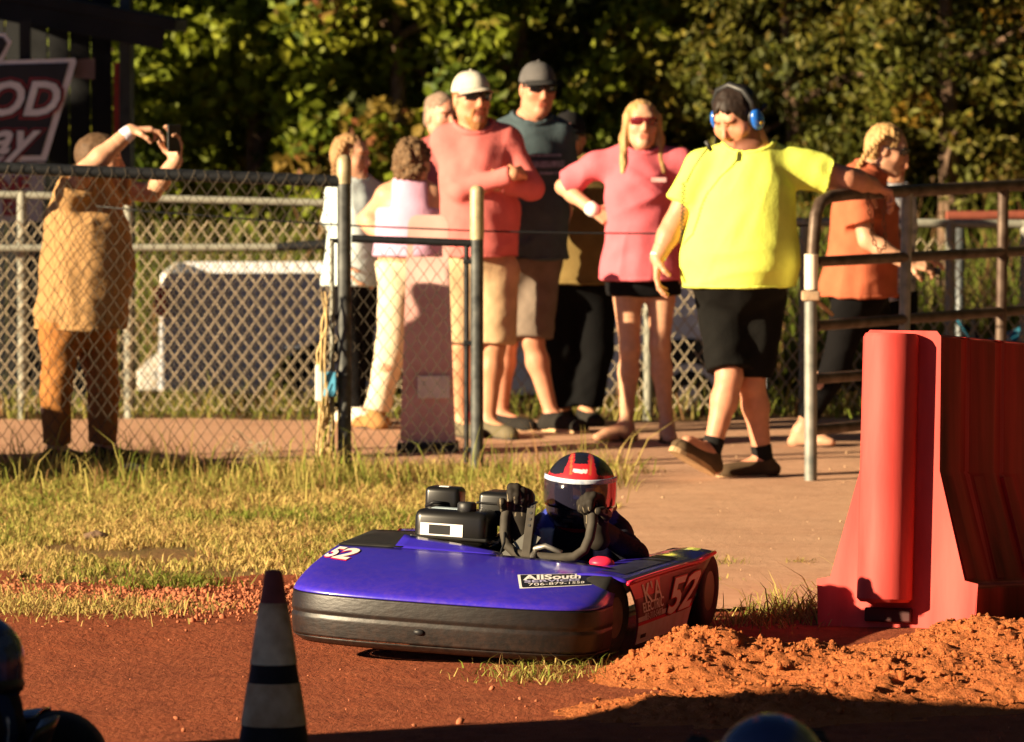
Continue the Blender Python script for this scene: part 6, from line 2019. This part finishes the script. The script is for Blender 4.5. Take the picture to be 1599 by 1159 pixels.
# ---- someone beyond her in a blue and white patterned top
p = Person('person in a blue and white patterned top hidden behind the woman in orange', 32.9, 'onlookers', TAN_SK, .95)
p.setup(1392)
a1 = dict(sh=p.p(1372, 300), el=p.p(1368, 368), wr=p.p(1385, 420, -.03), hd=DOWN, n=RT, thumb=1)
a2 = dict(sh=p.p(1408, 318), el=p.p(1404, 388, .03), wr=p.p(1396, 440), hd=DOWN, n=LT, thumb=-1)
l1 = leg(p, p.p(1376, 470), p.p(1376, 570), ank(p, 1376), (.4, -1, 0)); l2 = leg(p, p.p(1402, 470), p.p(1402, 570), ank(p, 1404), (.4, -1, 0))
p.body(math.radians(40), a1['sh'], a2['sh'], l1['hip'], l2['hip'], p.p(1390, 285), [a1, a2], [l1, l2], st=[(-.05, .12, .11, 0), (.3, .115, .105, 0), (.75, .12, .11, 0), (.97, .10, .08, 0)])
p.head(p.p(1390, 248), hd_dir(60, -8), UPV, .98, nr=.05)
short_hair(p.L, p.ax, p.sc, mat('dark brown hair', (.018, .010, .007), .6, .3, 60), p.root, .012, .05)
p.shirt(cloth('blue white print', (.16, .20, .32), .5, scale=22, col2=(.72, .72, .74)), p.p(1390, 470)[2], .95, .018)
p.trousers(cloth('black trousers', (.003, .003, .0035)), .10, 1, .93, .016, .02)
for l in (l1, l2): shoe(l['an'], l['an'] + l['td'] * .2, mshoe, p.root, SOLEK)

# ---- girl in pale blue
p = Person('girl with a braid in a pale blue tee looking right past the corner post', 33.3, 'onlookers', PALE_SK, .84)
p.setup(550)
a1 = dict(sh=p.p(526, 302, -.06), el=p.p(522, 362, -.06), wr=p.p(540, 412, -.12), hd=A3(.4, -.2, -.9), n=RT, thumb=1, hs=.85)
a2 = dict(sh=p.p(582, 304, .08), el=p.p(592, 364, .06), wr=p.p(590, 410, -.02), hd=A3(0, -.2, -1), n=LT, thumb=-1, hs=.85)
l1 = leg(p, p.p(541, 452, -.03), p.p(552, 552, -.04), ank(p, 560, -.05), (.8, -.5, 0)); l2 = leg(p, p.p(566, 452, .05), p.p(566, 552, .05), ank(p, 545, .08), (.8, -.5, 0))
p.body(math.radians(50), a1['sh'], a2['sh'], l1['hip'], l2['hip'], p.p(552, 285), [a1, a2], [l1, l2])
p.head(p.p(549, 246, 0), hd_dir(66, -2), UPV, .98, nr=.048, brow=(.6, .45, .3))
V, Q = surf([ell(p.L(0, -.020, .034), np.array([.083, .098, .094]) * p.sc, p.ax, .02), ell(p.L(0, -.058, -.025), np.array([.072, .05, .07]) * p.sc, p.ax, .03)], .0065, cuts=[plane_cut(p.L(0, .058, .04), p.ax[1] * .8 - p.ax[2] * .6)], it=1)
N = vnormals(V, Q); V = V + N * (.005 * fbm(V[:, 0] * 90, V[:, 1] * 60, V[:, 2] * 30, 2, 6))[:, None]
hr_ = mk('hair', V, Q, mat('light brown hair', (.30, .17, .075), .6, .35, 50, bump=.4), p.root, True)
braid([p.p(535, 228, -.08), p.p(528, 245, -.09), p.p(523, 262, -.09), p.p(522, 280, -.09)], .02, mat('light brown hair', (.3, .17, .075)), hr_)
p.shirt(cloth('pale blue tee', (.56, .66, .68), .06), p.p(552, 446)[2], .85, .022, folds=(.006, 30, (.5, .3, .9), 25), loose=.03, sleeve_r=1.5, neck_r=.075)
p.trousers(cloth('black leggings', (.004, .0035, .004)), .10, 1, .95, .012, .01, name='leggings')
for l in (l1, l2): shoe(l['an'], l['an'] + l['td'] * .19, cloth('white trainer', (.66, .60, .52)), p.root, M_SOLE)

# ---- woman in the lilac top, back turned
p = Person('woman in a lilac sleeveless top and cream trousers seen from behind', 32.9, 'onlookers', PALE_SK, .93)
p.setup(625)
a1 = dict(sh=p.p(603, 306), el=p.p(568, 344, .10), wr=p.p(602, 376, -.02), hd=A3(.8, .2, -.2), n=A3(.2, .8, 0), thumb=1, hs=.9)
a2 = dict(sh=p.p(676, 306), el=p.p(702, 360, .06), wr=p.p(690, 410, .12), hd=DOWN, n=LT, thumb=1, hs=.9)
l1 = leg(p, p.p(622, 420), p.p(612, 540, .0), ank(p, 588, .0), (-.5, .75, 0), 1.08); l2 = leg(p, p.p(660, 420), p.p(664, 540, .05), ank(p, 650, .12), (.2, .95, 0), 1.08)
p.body(math.radians(172), a1['sh'], a2['sh'], l1['hip'], l2['hip'], p.p(643, 290), [a1, a2], [l1, l2],
       st=[(-.05, .17, .14, 0), (.10, .18, .15, 0), (.42, .15, .125, .0), (.74, .15, .12, 0), (.97, .12, .08, 0)])
p.head(p.p(646, 254, 0), hd_dir(150, -5), UPV, 1.0, nr=.052)
V, Q = surf([ell(p.L(0, -.02, .03), np.array([.088, .104, .098]) * p.sc, p.ax, .02), ell(p.L(0, -.05, -.04), np.array([.082, .06, .07]) * p.sc, p.ax, .03)], .0065, cuts=[plane_cut(p.L(0, .05, .04), p.ax[1] * .8 - p.ax[2] * .6)], it=1)
N = vnormals(V, Q); V = V + N * (.016 * fbm(V[:, 0] * 42, V[:, 1] * 42, V[:, 2] * 42, 2, 6))[:, None]
mk('hair', V, Q, mat('brown curls', (.13, .075, .035), .7, .5, 60, bump=.6), p.root, True)
p.shirt(cloth('lilac top', (.60, .36, .52), .07), p.p(640, 400)[2], 0, .014, folds=(.005, 30, (.5, .3, .9), 28), strap=True)
p.trousers(cloth('cream trousers', (.66, .55, .40)), .12, 1, .95, .014, .02)
for l in (l1, l2): shoe(l['an'], l['an'] + l['td'] * .2, cloth('tan boot', (.30, .16, .06)), p.root, SOLEK)

# ---- man behind the salmon shirt: only his head shows
p = Person('close-cropped man whose head shows behind the salmon shoulder', 33.6, 'onlookers', (.60, .27, .18), 1.0)
p.setup(700)
a1 = dict(sh=p.p(668, 240), el=p.p(664, 320, .06), wr=p.p(670, 390), hd=DOWN, n=RT, thumb=1); a2 = dict(sh=p.p(742, 240), el=p.p(748, 320, .06), wr=p.p(744, 390), hd=DOWN, n=LT, thumb=-1)
l1 = leg(p, p.p(690, 420), p.p(690, 540), ank(p, 690), (0, -1, 0)); l2 = leg(p, p.p(728, 420), p.p(728, 540), ank(p, 728), (0, -1, 0))
p.body(math.radians(15), a1['sh'], a2['sh'], l1['hip'], l2['hip'], p.p(700, 222), [a1, a2], [l1, l2])
p.head(p.p(690, 182, 0), hd_dir(35, -5), UPV, 1.03, nr=.062)
short_hair(p.L, p.ax, p.sc, mat('grey stubble hair', (.22, .15, .11), .8, .3, 60), p.root, .003, .03)
p.shirt(cloth('dull red tee', (.40, .10, .10), .1), p.p(700, 420)[2], .8, .02)
p.trousers(cloth('dark jeans', (.03, .035, .05)), .10, 1, .93, .016, .02)
for l in (l1, l2): shoe(l['an'], l['an'] + l['td'] * .2, mat('red shoe', (.45, .03, .03), .6, .2, 20), p.root, SOLEK)

# ---- man in tan raising a phone behind the wire
p = Person('man in a tan tee and brown trousers raising a phone behind the wire fence', 30.3, 'onlookers', PALE_SK, 1.05)
p.setup(120)
a1 = dict(sh=p.p(112, 302, -.16), el=p.p(132, 268, -.34), wr=p.p(204, 205, -.30), hd=A3(.95, .1, .10), n=A3(.25, .1, -1), thumb=-1, curl=(.5, .7, .45), hs=1.02, r=1.1)
a2 = dict(sh=p.p(158, 298, .16), el=p.p(238, 300, .12), wr=p.p(274, 252, -.02), hd=A3(.03, .0, 1), n=A3(-.6, -.7, 0), thumb=-1, curl=(.35, .55, .5), hs=1.02, r=1.05)
l1 = leg(p, p.p(96, 512, -.07), p.p(88, 612, -.08), ank(p, 88, -.06), (.9, -.3, 0), 1.0); l2 = leg(p, p.p(148, 512, .08), p.p(162, 612, .06), ank(p, 160, .08), (.9, -.3, 0), 1.0)
p.body(math.radians(72), a1['sh'], a2['sh'], l1['hip'], l2['hip'], p.p(140, 282, .0), [a1, a2], [l1, l2],
       st=[(-.05, .165, .17, 0), (.10, .175, .19, .01), (.42, .178, .20, .02), (.74, .17, .175, .01), (.97, .13, .10, 0)])
p.head(p.p(157, 252, .04), hd_dir(88, 0), A3(.05, 0, 1), 1.04, nr=.062, stubble=(.5, .45, .44))
short_hair(p.L, p.ax, p.sc, mat('brown hair', (.09, .05, .025), .7, .3, 60), p.root, .008, .04)
p.shirt(cloth('tan tee', (.38, .22, .095), .1), p.p(120, 514)[2], .62, .022, folds=(.009, 30, (.5, .3, .9), 31), loose=.006, sleeve_r=1.3)
p.trousers(cloth('brown work trousers', (.36, .15, .045), .15), .10, 1, .90, .013, .020)
for l in (l1, l2): shoe(l['an'], l['an'] + l['td'] * .24, cloth('black boot', (.014, .012, .011)), p.root, SOLEK)
V, Q = surf([cone(a1['wr'] + unit(a1['el'] - a1['wr']) * .012, a1['wr'] + unit(a1['el'] - a1['wr']) * .045, .037, .039, .004, end=0.0)], .005)
mk('wristband', V, Q, mat('pale violet band', (.66, .62, .74), .5, .25, 40), p.root, True)
ph = thing('phone', 'small dark phone held up in the raised hand', 'phone', p.p(272, 216, -.06))
MB().box(p.p(272, 216, -.06), (.07, .010, .13), (unit(A3(.85, .5, 0)), unit(A3(-.5, .85, 0)), UPV), bev=.004).build('case', M_BLACKPL, ph)
MB().box(p.p(272, 216, -.06) + unit(A3(-.5, .85, 0)) * .0052, (.062, .002, .12), (unit(A3(.85, .5, 0)), unit(A3(-.5, .85, 0)), UPV)).build('screen', M_BLACKGLASS, ph)

# ---- drivers waiting nearer the camera
q = at(1203, 1126, 14.2)
waiting('navy kart waiting below the picture by the clay bank', 'kart driver whose blurred dark blue helmet crown rises at the bottom edge', q[0] + .09, 14.2 + .335, math.radians(180), unit(A3(1, 0, -.05)), ((.012, .03, .10), (.015, .05, .22), (.02, .03, .06)))
q = at(-50, 962, 16.6)
waiting('navy kart waiting left of the cone', 'blurred kart driver in a dark blue helmet at the left edge', q[0] - .335, 16.6 + .09, math.radians(90), unit(A3(1, 0, -.05)), ((.012, .03, .09), (.02, .07, .20), (.10, .16, .28)))

# ---- litter in the grass
lt = at(205, 742, 29.6); lt[2] = .04
lm = MB().ball(lt, (.06, .04, .035), n=14, m=9)
lv = np.array(lm.v); lv += (fbm(lv[:, 0] * 60, lv[:, 1] * 60, lv[:, 2] * 60, 2, 3) * .02)[:, None] * unit(A3(1, 1, 1))
tag(mk('litter', lv, lm.f, mat('white paper', (.72, .70, .70), .8, .1, 20), base=lt), 'crumpled white litter in the grass under the wire fence', 'litter')
sk = gnd(150, 846)
tag(MB().tube([sk + A3(-.05, 0, .02), sk + A3(.0, .01, .03), sk + A3(.05, .0, .022)], [.012, .018, .010], 8).build('stick', M_BARK, None, True, base=sk), 'short dark piece of wood lying in the grass', 'stick')
